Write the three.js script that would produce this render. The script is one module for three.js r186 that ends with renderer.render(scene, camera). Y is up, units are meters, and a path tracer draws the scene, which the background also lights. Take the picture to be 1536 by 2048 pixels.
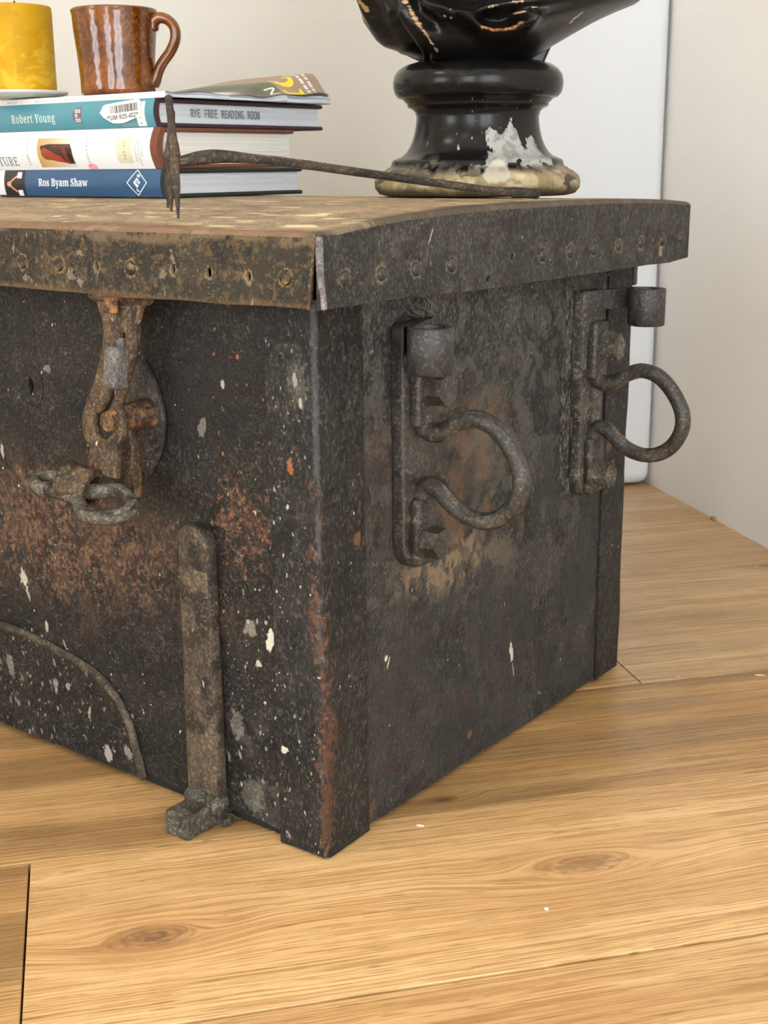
import * as THREE from 'three';
import { RoundedBoxGeometry } from 'three/addons/geometries/RoundedBoxGeometry.js';
import { mergeGeometries, mergeVertices, toCreasedNormals } from 'three/addons/utils/BufferGeometryUtils.js';
import { RectAreaLightUniformsLib } from 'three/addons/lights/RectAreaLightUniformsLib.js';

// ---------------------------------------------------------------- camera, sky, lights, exposure
// World axes follow the room: x to the right along the floor planks, z towards the viewer, y up.
const scene = new THREE.Scene();
const camera = new THREE.PerspectiveCamera(43.55, 1536 / 2048, 0.05, 50);
camera.position.set(-0.1794, 0.5976, 1.0032);
camera.up.set(0.0689, 0.9651, -0.2528);
camera.lookAt(-0.1794 + 0.2202, 0.5976 - 0.2618, 1.0032 - 0.9397);
camera.focus = 1.15; camera.userData.fStop = 16;

scene.background = new THREE.Color(0.86, 0.93, 1.0);      // overcast sky seen through the room's window
scene.backgroundIntensity = 9;

RectAreaLightUniformsLib.init();
const LAMPS = [[-2.0, 0.15, 15], [-1.55, 1.75, 3]];       // ceiling panel lamps: x, z, intensity
const LAMP_SIZE = 0.5, CEILING = 2.45;

const renderer = new THREE.WebGLRenderer({ antialias: true });
renderer.toneMapping = THREE.LinearToneMapping;
renderer.toneMappingExposure = 1.08;
renderer.outputColorSpace = THREE.SRGBColorSpace;
renderer.shadowMap.enabled = true;

// ---------------------------------------------------------------- helpers
const TURN = -0.8838;                                       // the trunk stands askew in the room
const names = new Map();
function numbered(name) {
  const n = names.get(name) ?? 0; names.set(name, n + 1);
  return n ? `${name}_${String(n).padStart(3, '0')}` : name;
}
function tag(o, label, category, group) { o.userData.label = label; o.userData.category = category; if (group) o.userData.group = group; return o; }
function mesh(name, geometry, material, parent) {
  const m = new THREE.Mesh(geometry, material); m.castShadow = m.receiveShadow = true;
  m.name = parent === scene ? numbered(name) : name;
  if (parent !== scene) { const k = parent.children.filter((c) => c.userData.base === name).length; m.userData.base = name; if (k) m.name = `${name}_${String(k).padStart(3, '0')}`; }
  parent.add(m); return m;
}
function thing(name, label, category, [x, y, z], turn = 0, group) {
  const g = new THREE.Group(); g.name = numbered(name); g.position.set(x, y, z); g.rotation.y = turn; scene.add(g);
  return tag(g, label, category, group);
}
function struct(name, geometry, material) { const m = mesh(name, geometry, material, scene); m.userData.kind = 'structure'; return m; }
const cT = Math.cos(0.8838), sT = Math.sin(0.8838);
const fromTrunk = (x, y, z) => [x * cT - z * sT, y, x * sT + z * cT];   // trunk axes to room axes
const lidHeight = (z) => { const t = 2 * (0.044 - z) / 0.644 - 1; return 0.5628 - (t < 0 ? 0.0138 : 0.0085) * Math.abs(t) ** 3; };

// seeded noise
function rng(seed) { let s = seed >>> 0; return () => { s = (s + 0x6d2b79f5) >>> 0; let t = Math.imul(s ^ (s >>> 15), 1 | s); t = (t + Math.imul(t ^ (t >>> 7), 61 | t)) ^ t; return ((t ^ (t >>> 14)) >>> 0) / 4294967296; }; }
const GRID = new Float32Array(65536); { const r = rng(7); for (let i = 0; i < 65536; i++) GRID[i] = r(); }
function vn(x, y) {
  const xi = Math.floor(x), yi = Math.floor(y); let fx = x - xi, fy = y - yi;
  fx = fx * fx * (3 - 2 * fx); fy = fy * fy * (3 - 2 * fy);
  const r0 = ((yi & 255) << 8), r1 = (((yi + 1) & 255) << 8), c0 = xi & 255, c1 = (xi + 1) & 255;
  const a = GRID[r0 + c0], b = GRID[r0 + c1], c = GRID[r1 + c0], d = GRID[r1 + c1];
  return a + (b - a) * fx + (c - a + (a - b - c + d) * fx) * fy;
}
function fbm(x, y, o = 4) { let s = 0, a = 0.5, t = 0; for (let i = 0; i < o; i++) { s += a * vn(x, y); t += a; a *= 0.5; const u = x * 1.6 - y * 1.2 + 17.3; y = x * 1.2 + y * 1.6 + 9.1; x = u; } return s / t; }
const sm = (a, b, x) => { x = Math.min(1, Math.max(0, (x - a) / (b - a))); return x * x * (3 - 2 * x); };
const n3 = (x, y, z) => (fbm(x + z * 0.61, y - z * 0.37, 3) + fbm(y + x * 0.43 + 31, z + 11, 3) + fbm(z - y * 0.29 + 71, x + 53, 3)) / 3;

// geometry
function box(w, h, d, [x, y, z] = [0, 0, 0], r = 0.0015, seg = 2) { const g = new RoundedBoxGeometry(w, h, d, seg, Math.min(r, w / 2.01, h / 2.01, d / 2.01)); g.translate(x, y, z); return g; }
const flat = (g) => { const n = g.index ? g.toNonIndexed() : g; for (const k of Object.keys(n.attributes)) if (!['position', 'normal', 'uv'].includes(k)) n.deleteAttribute(k); n.clearGroups?.(); return n; };
const join = (...gs) => mergeGeometries(gs.map(flat));
function boxUV(g, size = 0.25) {                            // uv in metres along each face
  g = flat(g); const p = g.attributes.position, uv = new Float32Array(p.count * 2);
  const a = new THREE.Vector3(), b = new THREE.Vector3(), c = new THREE.Vector3();
  for (let i = 0; i < p.count; i += 3) {
    a.fromBufferAttribute(p, i); b.fromBufferAttribute(p, i + 1); c.fromBufferAttribute(p, i + 2);
    const n = b.clone().sub(a).cross(c.clone().sub(a)), ax = Math.abs(n.x), ay = Math.abs(n.y), az = Math.abs(n.z);
    [a, b, c].forEach((v, k) => { const [s, t] = ax > ay && ax > az ? [v.z, v.y] : ay > az ? [v.x, v.z] : [v.x, v.y]; uv[(i + k) * 2] = s / size; uv[(i + k) * 2 + 1] = t / size; });
  }
  g.setAttribute('uv', new THREE.BufferAttribute(uv, 2)); return g;
}
function creased(g, angle) { g.scale(4000, 4000, 4000); g = toCreasedNormals(g, angle); g.scale(1 / 4000, 1 / 4000, 1 / 4000); return g; }   // the weld inside works on whole hundredths
function wobble(g, amp, freq, crease = 0.7) {               // uneven, hand-forged surface
  g = flat(g); const p = g.attributes.position;
  for (let i = 0; i < p.count; i++) {
    const x = p.getX(i), y = p.getY(i), z = p.getZ(i);
    p.setXYZ(i, x + amp * 2 * (n3(x * freq, y * freq, z * freq) - 0.5), y + amp * 2 * (n3(x * freq + 40, y * freq + 7, z * freq) - 0.5), z + amp * 2 * (n3(x * freq + 90, y * freq, z * freq + 13) - 0.5));
  }
  return creased(g, crease);
}
const shapeOf = (pts) => { const s = new THREE.Shape(); pts.forEach(([x, y], i) => (i ? s.lineTo(x, y) : s.moveTo(x, y))); s.closePath(); return s; };
const holeOf = (x, y, rx, ry = rx) => { const h = new THREE.Path(); h.absellipse(x, y, rx, ry, 0, Math.PI * 2, true); return h; };
const slab = (shape, depth, bevel = 0, z = 0, seg = 12) => { const g = new THREE.ExtrudeGeometry(shape, { depth: depth - 2 * bevel, bevelEnabled: bevel > 0, bevelThickness: bevel, bevelSize: bevel, bevelOffset: -bevel, bevelSegments: 2, curveSegments: seg }); g.translate(0, 0, z + bevel); return g; };
function sweep(pts, radius, { n = 60, sides = 12, closed = false, flatten = 1, side = null } = {}) {   // a bar of changing thickness along a curve
  const curve = new THREE.CatmullRomCurve3(pts.map((p) => new THREE.Vector3(...p)), closed, 'catmullrom', 0.5);
  const pos = [], uv = [], idx = [], length = curve.getLength(), rf = typeof radius === 'function' ? radius : () => radius;
  let ref = side ? new THREE.Vector3(...side) : new THREE.Vector3(0.13, 0.31, 0.94).normalize();
  const m = closed ? n : n + 1;
  for (let i = 0; i < m; i++) {
    const t = i / n, P = curve.getPointAt(closed ? t % 1 : t), T = curve.getTangentAt(closed ? t % 1 : t);
    const B = ref.clone().addScaledVector(T, -ref.dot(T)).normalize(), N = B.clone().cross(T); if (!side) ref = B;
    for (let k = 0; k < sides; k++) { const a = k / sides * Math.PI * 2, r = rf(t); const q = P.clone().addScaledVector(N, Math.cos(a) * r).addScaledVector(B, Math.sin(a) * r * flatten); pos.push(q.x, q.y, q.z); uv.push(k / sides * 0.4, t * length / 0.25); }
  }
  for (let i = 0; i < (closed ? n : n); i++) for (let k = 0; k < sides; k++) { const a = (i % m) * sides + k, b = (i % m) * sides + (k + 1) % sides, c = ((i + 1) % m) * sides + k, d = ((i + 1) % m) * sides + (k + 1) % sides; idx.push(a, b, c, b, d, c); }
  if (!closed) for (const [i, f] of [[0, 1], [n, 0]]) { const P = curve.getPointAt(i / n), T = curve.getTangentAt(i / n).multiplyScalar((f ? -1 : 1) * rf(i / n) * 0.55); pos.push(P.x + T.x, P.y + T.y, P.z + T.z); uv.push(0, 0); const c = pos.length / 3 - 1; for (let k = 0; k < sides; k++) f ? idx.push(c, i * sides + (k + 1) % sides, i * sides + k) : idx.push(c, i * sides + k, i * sides + (k + 1) % sides); }
  const g = new THREE.BufferGeometry(); g.setAttribute('position', new THREE.Float32BufferAttribute(pos, 3)); g.setAttribute('uv', new THREE.Float32BufferAttribute(uv, 2)); g.setIndex(idx); g.computeVertexNormals();
  const p = g.attributes.position; let vol = 0;             // make sure the faces look outwards
  const A = new THREE.Vector3(), B2 = new THREE.Vector3(), C2 = new THREE.Vector3();
  for (let i = 0; i < idx.length; i += 3) { A.fromBufferAttribute(p, idx[i]); B2.fromBufferAttribute(p, idx[i + 1]); C2.fromBufferAttribute(p, idx[i + 2]); vol += A.dot(B2.cross(C2)); }
  if (vol < 0) { for (let i = 0; i < idx.length; i += 3) [idx[i], idx[i + 1]] = [idx[i + 1], idx[i]]; g.setIndex(idx); g.computeVertexNormals(); }
  return flat(g);
}
function surface(nu, nv, f, uvf) {                          // a grid of points, f(i/nu, j/nv) -> [x, y, z]
  const pos = [], uv = [], idx = [];
  for (let j = 0; j <= nv; j++) for (let i = 0; i <= nu; i++) { const p = f(i / nu, j / nv); pos.push(...p); uv.push(...(uvf ? uvf(i / nu, j / nv, p) : [i / nu, j / nv])); }
  for (let j = 0; j < nv; j++) for (let i = 0; i < nu; i++) { const a = j * (nu + 1) + i, b = a + 1, c = a + nu + 1, d = c + 1; idx.push(a, b, c, b, d, c); }
  const g = new THREE.BufferGeometry(); g.setAttribute('position', new THREE.Float32BufferAttribute(pos, 3)); g.setAttribute('uv', new THREE.Float32BufferAttribute(uv, 2)); g.setIndex(idx); g.computeVertexNormals(); return g;
}
const lathe = (pts, n = 72, tall = 0) => { const g = new THREE.LatheGeometry(pts.map(([r, y]) => new THREE.Vector2(r, y)), n), p = g.attributes.position, uv = g.attributes.uv; if (tall) for (let i = 0; i < p.count; i++) uv.setY(i, p.getY(i) / tall); return g; };

// ---------------------------------------------------------------- textures
class Tex {                                                 // colour (sRGB) and relief / roughness over w x h metres
  constructor(px, py, w, h, x0 = 0, y0 = 0) { Object.assign(this, { px, py, w, h, x0, y0 }); this.c = new Float32Array(px * py * 3); this.r = new Float32Array(px * py); this.g = new Float32Array(px * py); }
  fill(f) { const { px, py } = this, o = [0, 0, 0, 0, 0]; for (let j = 0; j < py; j++) for (let i = 0; i < px; i++) { f(this.x0 + (i + 0.5) / px * this.w, this.y0 + (j + 0.5) / py * this.h, o); const k = j * px + i; this.c[k * 3] = o[0]; this.c[k * 3 + 1] = o[1]; this.c[k * 3 + 2] = o[2]; this.r[k] = o[3]; this.g[k] = o[4]; } return this; }
  spot(x, y, rx, ry, col, alpha = 1, rise = 0, turn = 0, ragged = 0.5, freq = 420) {     // a ragged blot of paint, rust or dirt
    const { px, py } = this, R = Math.max(rx, ry) * 1.7, sx = px / this.w, sy = py / this.h, c = Math.cos(turn), s = Math.sin(turn);
    const i0 = Math.max(0, Math.floor((x - R - this.x0) * sx)), i1 = Math.min(px - 1, Math.ceil((x + R - this.x0) * sx)), j0 = Math.max(0, Math.floor((y - R - this.y0) * sy)), j1 = Math.min(py - 1, Math.ceil((y + R - this.y0) * sy));
    for (let j = j0; j <= j1; j++) for (let i = i0; i <= i1; i++) {
      const X = this.x0 + (i + 0.5) / sx, Y = this.y0 + (j + 0.5) / sy, dx = X - x, dy = Y - y, u = (dx * c + dy * s) / rx, v = (dy * c - dx * s) / ry;
      const d = Math.sqrt(u * u + v * v) + ragged * 2.2 * (fbm(X * freq, Y * freq, 3) - 0.5), a = alpha * sm(1, 0.75, d); if (a <= 0) continue;
      const k = j * px + i; for (let q = 0; q < 3; q++) this.c[k * 3 + q] += (col[q] - this.c[k * 3 + q]) * a; this.r[k] += rise * a;
    }
    return this;
  }
  maps(wrap = THREE.RepeatWrapping) {
    const n = this.px * this.py, c = new Uint8Array(n * 4), d = new Uint8Array(n * 4), b = (v) => v < 0 ? 0 : v > 1 ? 255 : v * 255;
    for (let k = 0; k < n; k++) { c[k * 4] = b(this.c[k * 3] / 255); c[k * 4 + 1] = b(this.c[k * 3 + 1] / 255); c[k * 4 + 2] = b(this.c[k * 3 + 2] / 255); c[k * 4 + 3] = 255; d[k * 4] = b(this.r[k]); d[k * 4 + 1] = b(this.g[k]); d[k * 4 + 3] = 255; }
    const t = [c, d].map((a) => { const q = new THREE.DataTexture(a, this.px, this.py, THREE.RGBAFormat); q.magFilter = q.minFilter = THREE.LinearFilter; q.wrapS = q.wrapT = wrap; q.needsUpdate = true; return q; });
    t[0].colorSpace = THREE.SRGBColorSpace; this.c = this.r = this.g = null; return t;
  }
}
function texMat(tex, bump, extra = {}, wrap) { const [map, rel] = tex.maps(wrap); return new THREE.MeshPhysicalMaterial({ map, specularIntensity: 0.55, bumpMap: rel, bumpScale: bump, roughnessMap: rel, roughness: 1, metalness: 0, ...extra }); }
const mix3 = (a, b, t, o) => { o[0] = a[0] + (b[0] - a[0]) * t; o[1] = a[1] + (b[1] - a[1]) * t; o[2] = a[2] + (b[2] - a[2]) * t; };
const into = (o, b, t) => { o[0] += (b[0] - o[0]) * t; o[1] += (b[1] - o[1]) * t; o[2] += (b[2] - o[2]) * t; };

const PAINT = [50, 47, 43], PAINT2 = [74, 67, 58], SOOT = [34, 31, 28], RUST = [93, 70, 52], RUST2 = [69, 50, 41], ORANGE = [117, 83, 55], GRIT = [126, 118, 104], PALE = [206, 200, 182], TAN = [140, 116, 84];
const ELL = (x, y, cx, cy, rx, ry) => Math.hypot((x - cx) / rx, (y - cy) / ry);
// the common ground of all the iron: black paint, grime, grain
function iron(x, y, o, { base = PAINT, warm = PAINT2, rust = 0, grit = 0.2, streak = 0, f = 1.5, crack = 0, soot = 0.7 } = {}) {
  x *= f; y *= f;
  const big = fbm(x * 11, y * 14, 4), mid = fbm(x * 60 + 5, y * (streak ? 40 : 60), 3), fine = fbm(x * 330, y * (streak ? 200 : 330), 3), dot = vn(x * 1300, y * 1300);
  const wr = 1 - Math.abs(2 * fbm(x * 150 + 9, y * 130, 2) - 1);
  mix3(base, warm, sm(0.35, 0.68, big * 0.6 + mid * 0.4), o);
  into(o, SOOT, soot * sm(0.52, 0.7, fbm(x * 33 + 80, y * 33, 3)));
  let h = 0.4 + 0.25 * wr + 0.25 * fine, rough = 0.50 + 0.25 * mid;
  if (rust > 0) {
    const f = fbm(x * 105 + 3, y * 105, 5), r = sm(0.62, 0.38, f + (1 - rust) * 0.55 - 0.12);
    into(o, RUST2, 0.85 * r); into(o, RUST, r * sm(0.46, 0.62, fbm(x * 170, y * 170 + 40, 3)) * 0.95);
    into(o, ORANGE, r * sm(0.62, 0.72, fbm(x * 210 + 60, y * 210, 3)) * 0.75);
    into(o, [44, 24, 20], r * sm(0.6, 0.7, fbm(x * 240 + 90, y * 240, 2)) * 0.7); rough += 0.15 * r; h += 0.2 * r * (f - 0.4);
  }
  into(o, GRIT, grit * sm(0.52, 0.8, fine));
  if (crack) { const c = sm(0.90, 0.985, 1 - Math.abs(2 * fbm(x * 130 + 30, y * 150 + 4, 2) - 1)) * sm(0.5, 0.64, fbm(x * 60, y * 60 + 60, 2)); into(o, [118, 113, 104], crack * c); h += 0.25 * c; }
  const k = 0.45 + 1.08 * (0.45 * dot + 0.55 * fine); o[0] *= k; o[1] *= k; o[2] *= k;
  o[3] = h; o[4] = rough;
}
function specks(t, count, seed, x0, x1, y0, y1, big = 0.0016, col = PALE, tall = 1.6) {
  const r = rng(seed); for (let i = 0; i < count; i++) { const s = big * (0.18 + 0.82 * r() ** 3); t.spot(x0 + r() * (x1 - x0), y0 + r() * (y1 - y0), s * (0.6 + r() * 0.5), s * (0.7 + r() * tall), col, 0.45 + 0.5 * r(), 0.12, (r() - 0.5) * 0.9, 0.35, 900); }
}
// front sheet, x -0.5 .. 0, y 0 .. 0.5
const frontTex = new Tex(1400, 1400, 0.5, 0.5, -0.5, 0).fill((x, y, o) => {
  const wob = (fbm(x * 11, y * 11, 4) - 0.5) * 0.9;
  const band = sm(1.25, 0.35, ELL(x, y, -0.33, 0.235, 0.24, 0.095) + wob) , right = sm(1.2, 0.4, ELL(x, y, -0.09, 0.30, 0.075, 0.075) + wob);
  const rust = Math.max(0.75 * band, 0.85 * right, 0.22);
  iron(x, y, o, { rust, base: [22, 22, 21], warm: [38, 35, 32], grit: 0.22, crack: 0.42 });
  into(o, [92, 71, 54], 0.62 * band * sm(0.32, 0.62, fbm(x * 55, y * 45 + 3, 4))); into(o, [50, 32, 28], 0.85 * band * sm(0.5, 0.62, fbm(x * 260 + 3, y * 230, 3)) * (0.35 + 0.65 * sm(0.42, 0.58, fbm(x * 40 + 9, y * 36, 3)))); into(o, [136, 106, 78], 0.5 * band * sm(0.55, 0.68, fbm(x * 300, y * 280 + 33, 3)));
  into(o, SOOT, 0.55 * sm(1.1, 0.5, ELL(x, y, -0.14, 0.40, 0.1, 0.055) + wob));
  into(o, [96, 90, 80], 0.5 * sm(0.5, 0.66, fbm(x * 50, y * 45 + 70, 4)) * sm(1.1, 0.3, ELL(x, y, -0.085, 0.07, 0.05, 0.08) + wob));
});
specks(frontTex, 420, 11, -0.5, 0, 0, 0.49, 0.0013); specks(frontTex, 170, 12, -0.46, -0.25, 0, 0.13, 0.0030, [150, 142, 122]); specks(frontTex, 120, 13, -0.12, -0.02, 0.02, 0.24, 0.0026, [176, 170, 156]);
specks(frontTex, 160, 15, -0.12, 0, 0.22, 0.45, 0.0022, [150, 88, 48], 1);
for (const [x, y, rx, ry, a, t] of [[-0.0618, 0.1937, 0.005, 0.013, 0.95, -0.2], [-0.0854, 0.2002, 0.008, 0.009, 0.45, 0], [-0.0444, 0.1907, 0.0026, 0.006, 0.95, 0.1], [-0.0767, 0.1691, 0.0035, 0.0035, 0.8, 0], [-0.4058, 0.1852, 0.006, 0.010, 0.75, 0.2], [-0.402, 0.174, 0.002, 0.016, 0.6, 0.35], [-0.3749, 0.1397, 0.003, 0.008, 0.7, 0], [-0.4389, 0.0831, 0.006, 0.015, 0.4, 0.1], [-0.3645, 0.0784, 0.004, 0.008, 0.5, 0], [-0.3443, 0.0807, 0.0045, 0.006, 0.55, 0], [-0.2886, 0.0208, 0.0065, 0.011, 0.65, 0], [-0.2576, 0.0324, 0.0055, 0.009, 0.5, 0.3], [-0.1059, 0.1033, 0.009, 0.016, 0.3, 0], [-0.0905, 0.0374, 0.014, 0.02, 0.25, 0.2], [-0.133, 0.3775, 0.005, 0.010, 0.4, -0.3], [-0.4229, 0.3183, 0.003, 0.008, 0.7, 0.1], [-0.1064, 0.4174, 0.002, 0.004, 0.7, 0], [-0.34, 0.41, 0.006, 0.004, 0.4, 0]]) frontTex.spot(x, y, rx, ry, PALE, a, 0.15, t, 0.55, 260);
const frontMat = texMat(frontTex, 0.0019, {}, THREE.MirroredRepeatWrapping);

// side sheet, z -0.56 .. 0, y 0 .. 0.5
const sideTex = new Tex(1500, 1340, 0.56, 0.5, -0.56, 0).fill((z, y, o) => {
  const wob = (fbm(z * 13 + 3, y * 13, 4) - 0.5) * 0.9;
  const patch = sm(1.12, 0.45, ELL(z, y, -0.17, 0.305, 0.155, 0.11) + wob), low = sm(0.235, 0.16, y + wob * 0.05);
  iron(z, y, o, { f: 1.8, base: [34, 36, 36], warm: [52, 52, 50], rust: 0.2 + 0.2 * patch, grit: 0.30, streak: 1, crack: 0.2 });
  into(o, [98, 79, 65], 0.8 * patch * sm(0.3, 0.62, fbm(z * 45, y * 45, 4)));
  into(o, [100, 68, 48], 0.45 * patch * sm(0.5, 0.66, fbm(z * 70 + 9, y * 60, 3)));
  into(o, [92, 88, 80], 0.45 * sm(0.5, 0.62, fbm(z * 70 + 31, y * 60, 4)) * (1 - 0.5 * low)); into(o, [54, 53, 52], 0.5 * low * sm(0.3, 0.6, fbm(z * 20, y * 20 + 8, 3)));
  into(o, [44, 44, 44], 0.5 * sm(0.55, 0.66, fbm(z * 26 + 14, y * 20, 4)));
  into(o, [132, 113, 88], 0.75 * sm(1.15, 0.4, ELL(z, y, -0.165, 0.226, 0.085, 0.034) + 1.6 * wob) * sm(0.42, 0.6, fbm(z * 150 + 5, y * 120, 4)));
  into(o, [124, 118, 102], 0.32 * sm(0.48, 0.72, fbm(z * 520, y * 330, 3)) * (0.35 + sm(0.9, 0.3, ELL(z, y, -0.46, 0.36, 0.12, 0.2) + wob) + sm(0.38, 0.47, y)));
});
{ const r = rng(31);                                        // pale grime caught along the edges of the handle plates, as the photograph shows it
  for (let i = 0; i < 420; i++) { const k = r(), y = 0.25 + r() * 0.22; const zc = k < 0.5 ? -0.415 : -0.487; sideTex.spot(zc + (r() - 0.5) * 0.022, y, 0.0006 + r() * 0.0018, 0.001 + r() * 0.004, [136, 128, 110], 0.25 + 0.3 * r(), 0.1, (r() - 0.5), 0.6, 600); }
  for (let i = 0; i < 200; i++) sideTex.spot(-0.06 - r() * 0.09, 0.43 + r() * 0.06, 0.0008 + r() * 0.0022, 0.001 + r() * 0.003, [140, 132, 114], 0.3 * r(), 0.1, r(), 0.6, 600);
  for (let i = 0; i < 150; i++) sideTex.spot(-0.497 + (r() - 0.5) * 0.012, r() * 0.46, 0.0006 + r() * 0.0014, 0.001 + r() * 0.005, [150, 140, 120], 0.4 * r(), 0.1, (r() - 0.5) * 0.4, 0.6, 600); }
specks(sideTex, 220, 21, -0.56, 0, 0, 0.48, 0.0011, [190, 184, 166]);
for (const [z, y, rx, ry, col, a, t] of [[-0.3123, 0.0994, 0.0035, 0.013, PALE, 0.9, -0.15], [-0.316, 0.08, 0.0012, 0.012, PALE, 0.6, -0.2], [-0.0945, 0.1623, 0.0025, 0.004, PALE, 0.95, 0.5], [-0.098, 0.157, 0.0012, 0.006, PALE, 0.8, 0.4], [-0.2342, 0.0353, 0.005, 0.006, ORANGE, 0.85, 0], [-0.224, 0.075, 0.012, 0.008, RUST2, 0.6, 0.4], [-0.068, 0.02, 0.008, 0.01, RUST, 0.8, 0.3], [-0.066, 0.04, 0.005, 0.008, RUST, 0.6, 0], [-0.1, 0.05, 0.01, 0.008, RUST2, 0.5, 0], [-0.505, 0.02, 0.006, 0.014, RUST2, 0.8, 0], [-0.27, 0.222, 0.016, 0.012, [92, 87, 76], 0.75, 0], [-0.225, 0.228, 0.009, 0.009, [92, 87, 76], 0.7, 0], [-0.2911, 0.2176, 0.03, 0.016, [86, 80, 70], 0.7, 0.2]]) sideTex.spot(z, y, rx, ry, col, a, 0.12, t, 0.5, 300);
const sideMat = texMat(sideTex, 0.0018);

// corner irons, unwrapped: u across 0 .. 0.12 (the fold at 0.0555), v up 0 .. 0.5
const cornerTex = new Tex(400, 1400, 0.12, 0.5, 0, 0).fill((u, y, o) => {
  const wob = (fbm(u * 60, y * 18, 4) - 0.5), fold = Math.abs(u - 0.0565 - 0.006 * (fbm(u * 2, y * 14, 2) - 0.5));
  const rust = Math.max(0.24, 0.8 * sm(0.014, 0.002, fold + wob * 0.022) * sm(0.40, 0.24, y + wob * 0.2));
  iron(u + 3, y, o, { base: [27, 28, 28], warm: [44, 42, 39], rust, grit: 0.26, streak: 1, crack: 0.35 });
  into(o, [84, 60, 48], 0.5 * sm(0.30, 0.16, y + wob * 0.2) * sm(0.012, 0.002, fold + wob * 0.022) * sm(0.44, 0.62, fbm(u * 120, y * 45, 4)));
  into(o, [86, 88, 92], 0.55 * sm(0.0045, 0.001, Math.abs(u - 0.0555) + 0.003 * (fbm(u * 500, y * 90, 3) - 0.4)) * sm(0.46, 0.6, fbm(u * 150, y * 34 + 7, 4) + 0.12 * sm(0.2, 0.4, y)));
});
specks(cornerTex, 160, 41, 0, 0.053, 0, 0.47, 0.0017); specks(cornerTex, 50, 42, 0.05, 0.12, 0, 0.47, 0.0012);
specks(cornerTex, 70, 43, 0.045, 0.068, 0.02, 0.34, 0.0036, [92, 64, 50], 2.2);
for (const [u, y, rx, ry, col, a] of [[0.0105, 0.0957, 0.0045, 0.004, PALE, 0.9], [0.026, 0.3557, 0.004, 0.006, [170, 104, 60], 0.75], [0.038, 0.426, 0.012, 0.02, [120, 116, 106], 0.35], [0.034, 0.43, 0.003, 0.006, PALE, 0.5], [0.04, 0.41, 0.002, 0.005, PALE, 0.6], [0.106, 0.2872, 0.005, 0.0065, ORANGE, 0.8], [0.062, 0.09, 0.008, 0.05, [90, 60, 45], 0.5], [0.059, 0.04, 0.007, 0.03, [92, 62, 46], 0.55], [0.072, 0.12, 0.004, 0.02, [106, 70, 48], 0.45]]) cornerTex.spot(u, y, rx, ry, col, a, 0.15, 0, 0.7, 300);
const cornerMat = texMat(cornerTex, 0.0018);

// lid edges: front strip x -0.5 .. 0.05, side strip z -0.62 .. 0.05; y 0.48 .. 0.56
const RIVETS_FRONT = [-0.3029, -0.2523, -0.1601, 0.0113], HOLES_FRONT = [[-0.2032, 0.5162, 0.0022, 0.0038], [-0.11, 0.5176, 0.0022, 0.0040], [-0.07, 0.5165, 0.0030, 0.0042], [-0.0271, 0.5153, 0.0022, 0.0038]];
const RIVETS_SIDE = [0.0142, -0.0312, -0.0771, -0.1279, -0.2783, -0.3299, -0.3767, -0.4288, -0.4794, -0.5308, -0.5773], HOLES_SIDE = [[-0.1854, 0.4997, 0.0035, 0.003], [-0.2246, 0.5159, 0.003, 0.003]];
const lidFrontTex = new Tex(1900, 276, 0.55, 0.08, -0.5, 0.48).fill((x, y, o) => {
  const wob = fbm(x * 14, y * 20, 4) - 0.5, dark = sm(-0.14, -0.03, x + wob * 0.2);
  iron(x + 9, y, o, { base: [38, 36, 30], warm: [70, 62, 47], rust: 0.32, grit: 0.26, f: 2.6 });
  into(o, [50, 45, 37], (0.25 + 0.5 * dark) * sm(0.42, 0.6, fbm(x * 48, y * 48 + 3, 4)));
  into(o, [124, 97, 58], 0.45 * sm(0.57, 0.7, fbm(x * 230 + 6, y * 230, 4)));
  into(o, [112, 93, 70], sm(0.539, 0.544, y + wob * 0.026) * 0.8 * sm(0.3, 0.5, fbm(x * 130, y * 130 + 9, 3)));
  into(o, [120, 88, 56], 0.4 * sm(0.499, 0.494, y + wob * 0.01));
});
for (const x of RIVETS_FRONT) { lidFrontTex.spot(x, 0.5158, 0.0085, 0.0085, [146, 116, 68], 0.75, 0, 0, 0.35, 500); }
for (const [x, y] of HOLES_FRONT) lidFrontTex.spot(x, y - 0.001, 0.005, 0.006, [150, 132, 100], 0.6, 0, 0, 0.6, 500);
specks(lidFrontTex, 90, 51, -0.5, 0.04, 0.492, 0.546, 0.0016, [160, 140, 100], 2.4);
for (const [x, y, rx, ry] of [[-0.237, 0.508, 0.007, 0.008], [-0.226, 0.504, 0.004, 0.006], [-0.224, 0.526, 0.004, 0.006], [-0.11, 0.528, 0.002, 0.008], [-0.122, 0.514, 0.007, 0.004], [-0.30, 0.503, 0.006, 0.004]]) lidFrontTex.spot(x, y, rx * 0.8, ry * 0.8, [160, 146, 118], 0.55, 0.1, 0.3, 0.9, 400);
const lidFrontMat = texMat(lidFrontTex, 0.0011, {}, THREE.MirroredRepeatWrapping);
const lidSideTex = new Tex(1900, 256, 0.67, 0.09, -0.62, 0.48).fill((z, y, o) => {
  const wob = fbm(z * 14, y * 20, 4) - 0.5;
  iron(z + 21, y, o, { base: [38, 39, 38], warm: [55, 54, 51], rust: 0.2, grit: 0.26, streak: 1, f: 2 });
  into(o, [88, 76, 63], 0.4 * sm(0.54, 0.7, fbm(z * 170, y * 170 + 3, 4)));
  into(o, [108, 86, 68], sm(0.553, 0.560, y + wob * 0.012 - 0.004 * sm(-0.05, -0.12, z)) * 0.8);
});
for (const z of RIVETS_SIDE) lidSideTex.spot(z, 0.515, 0.0095, 0.0085, [132, 118, 88], 0.62, 0, 0, 0.4, 500);
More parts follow.
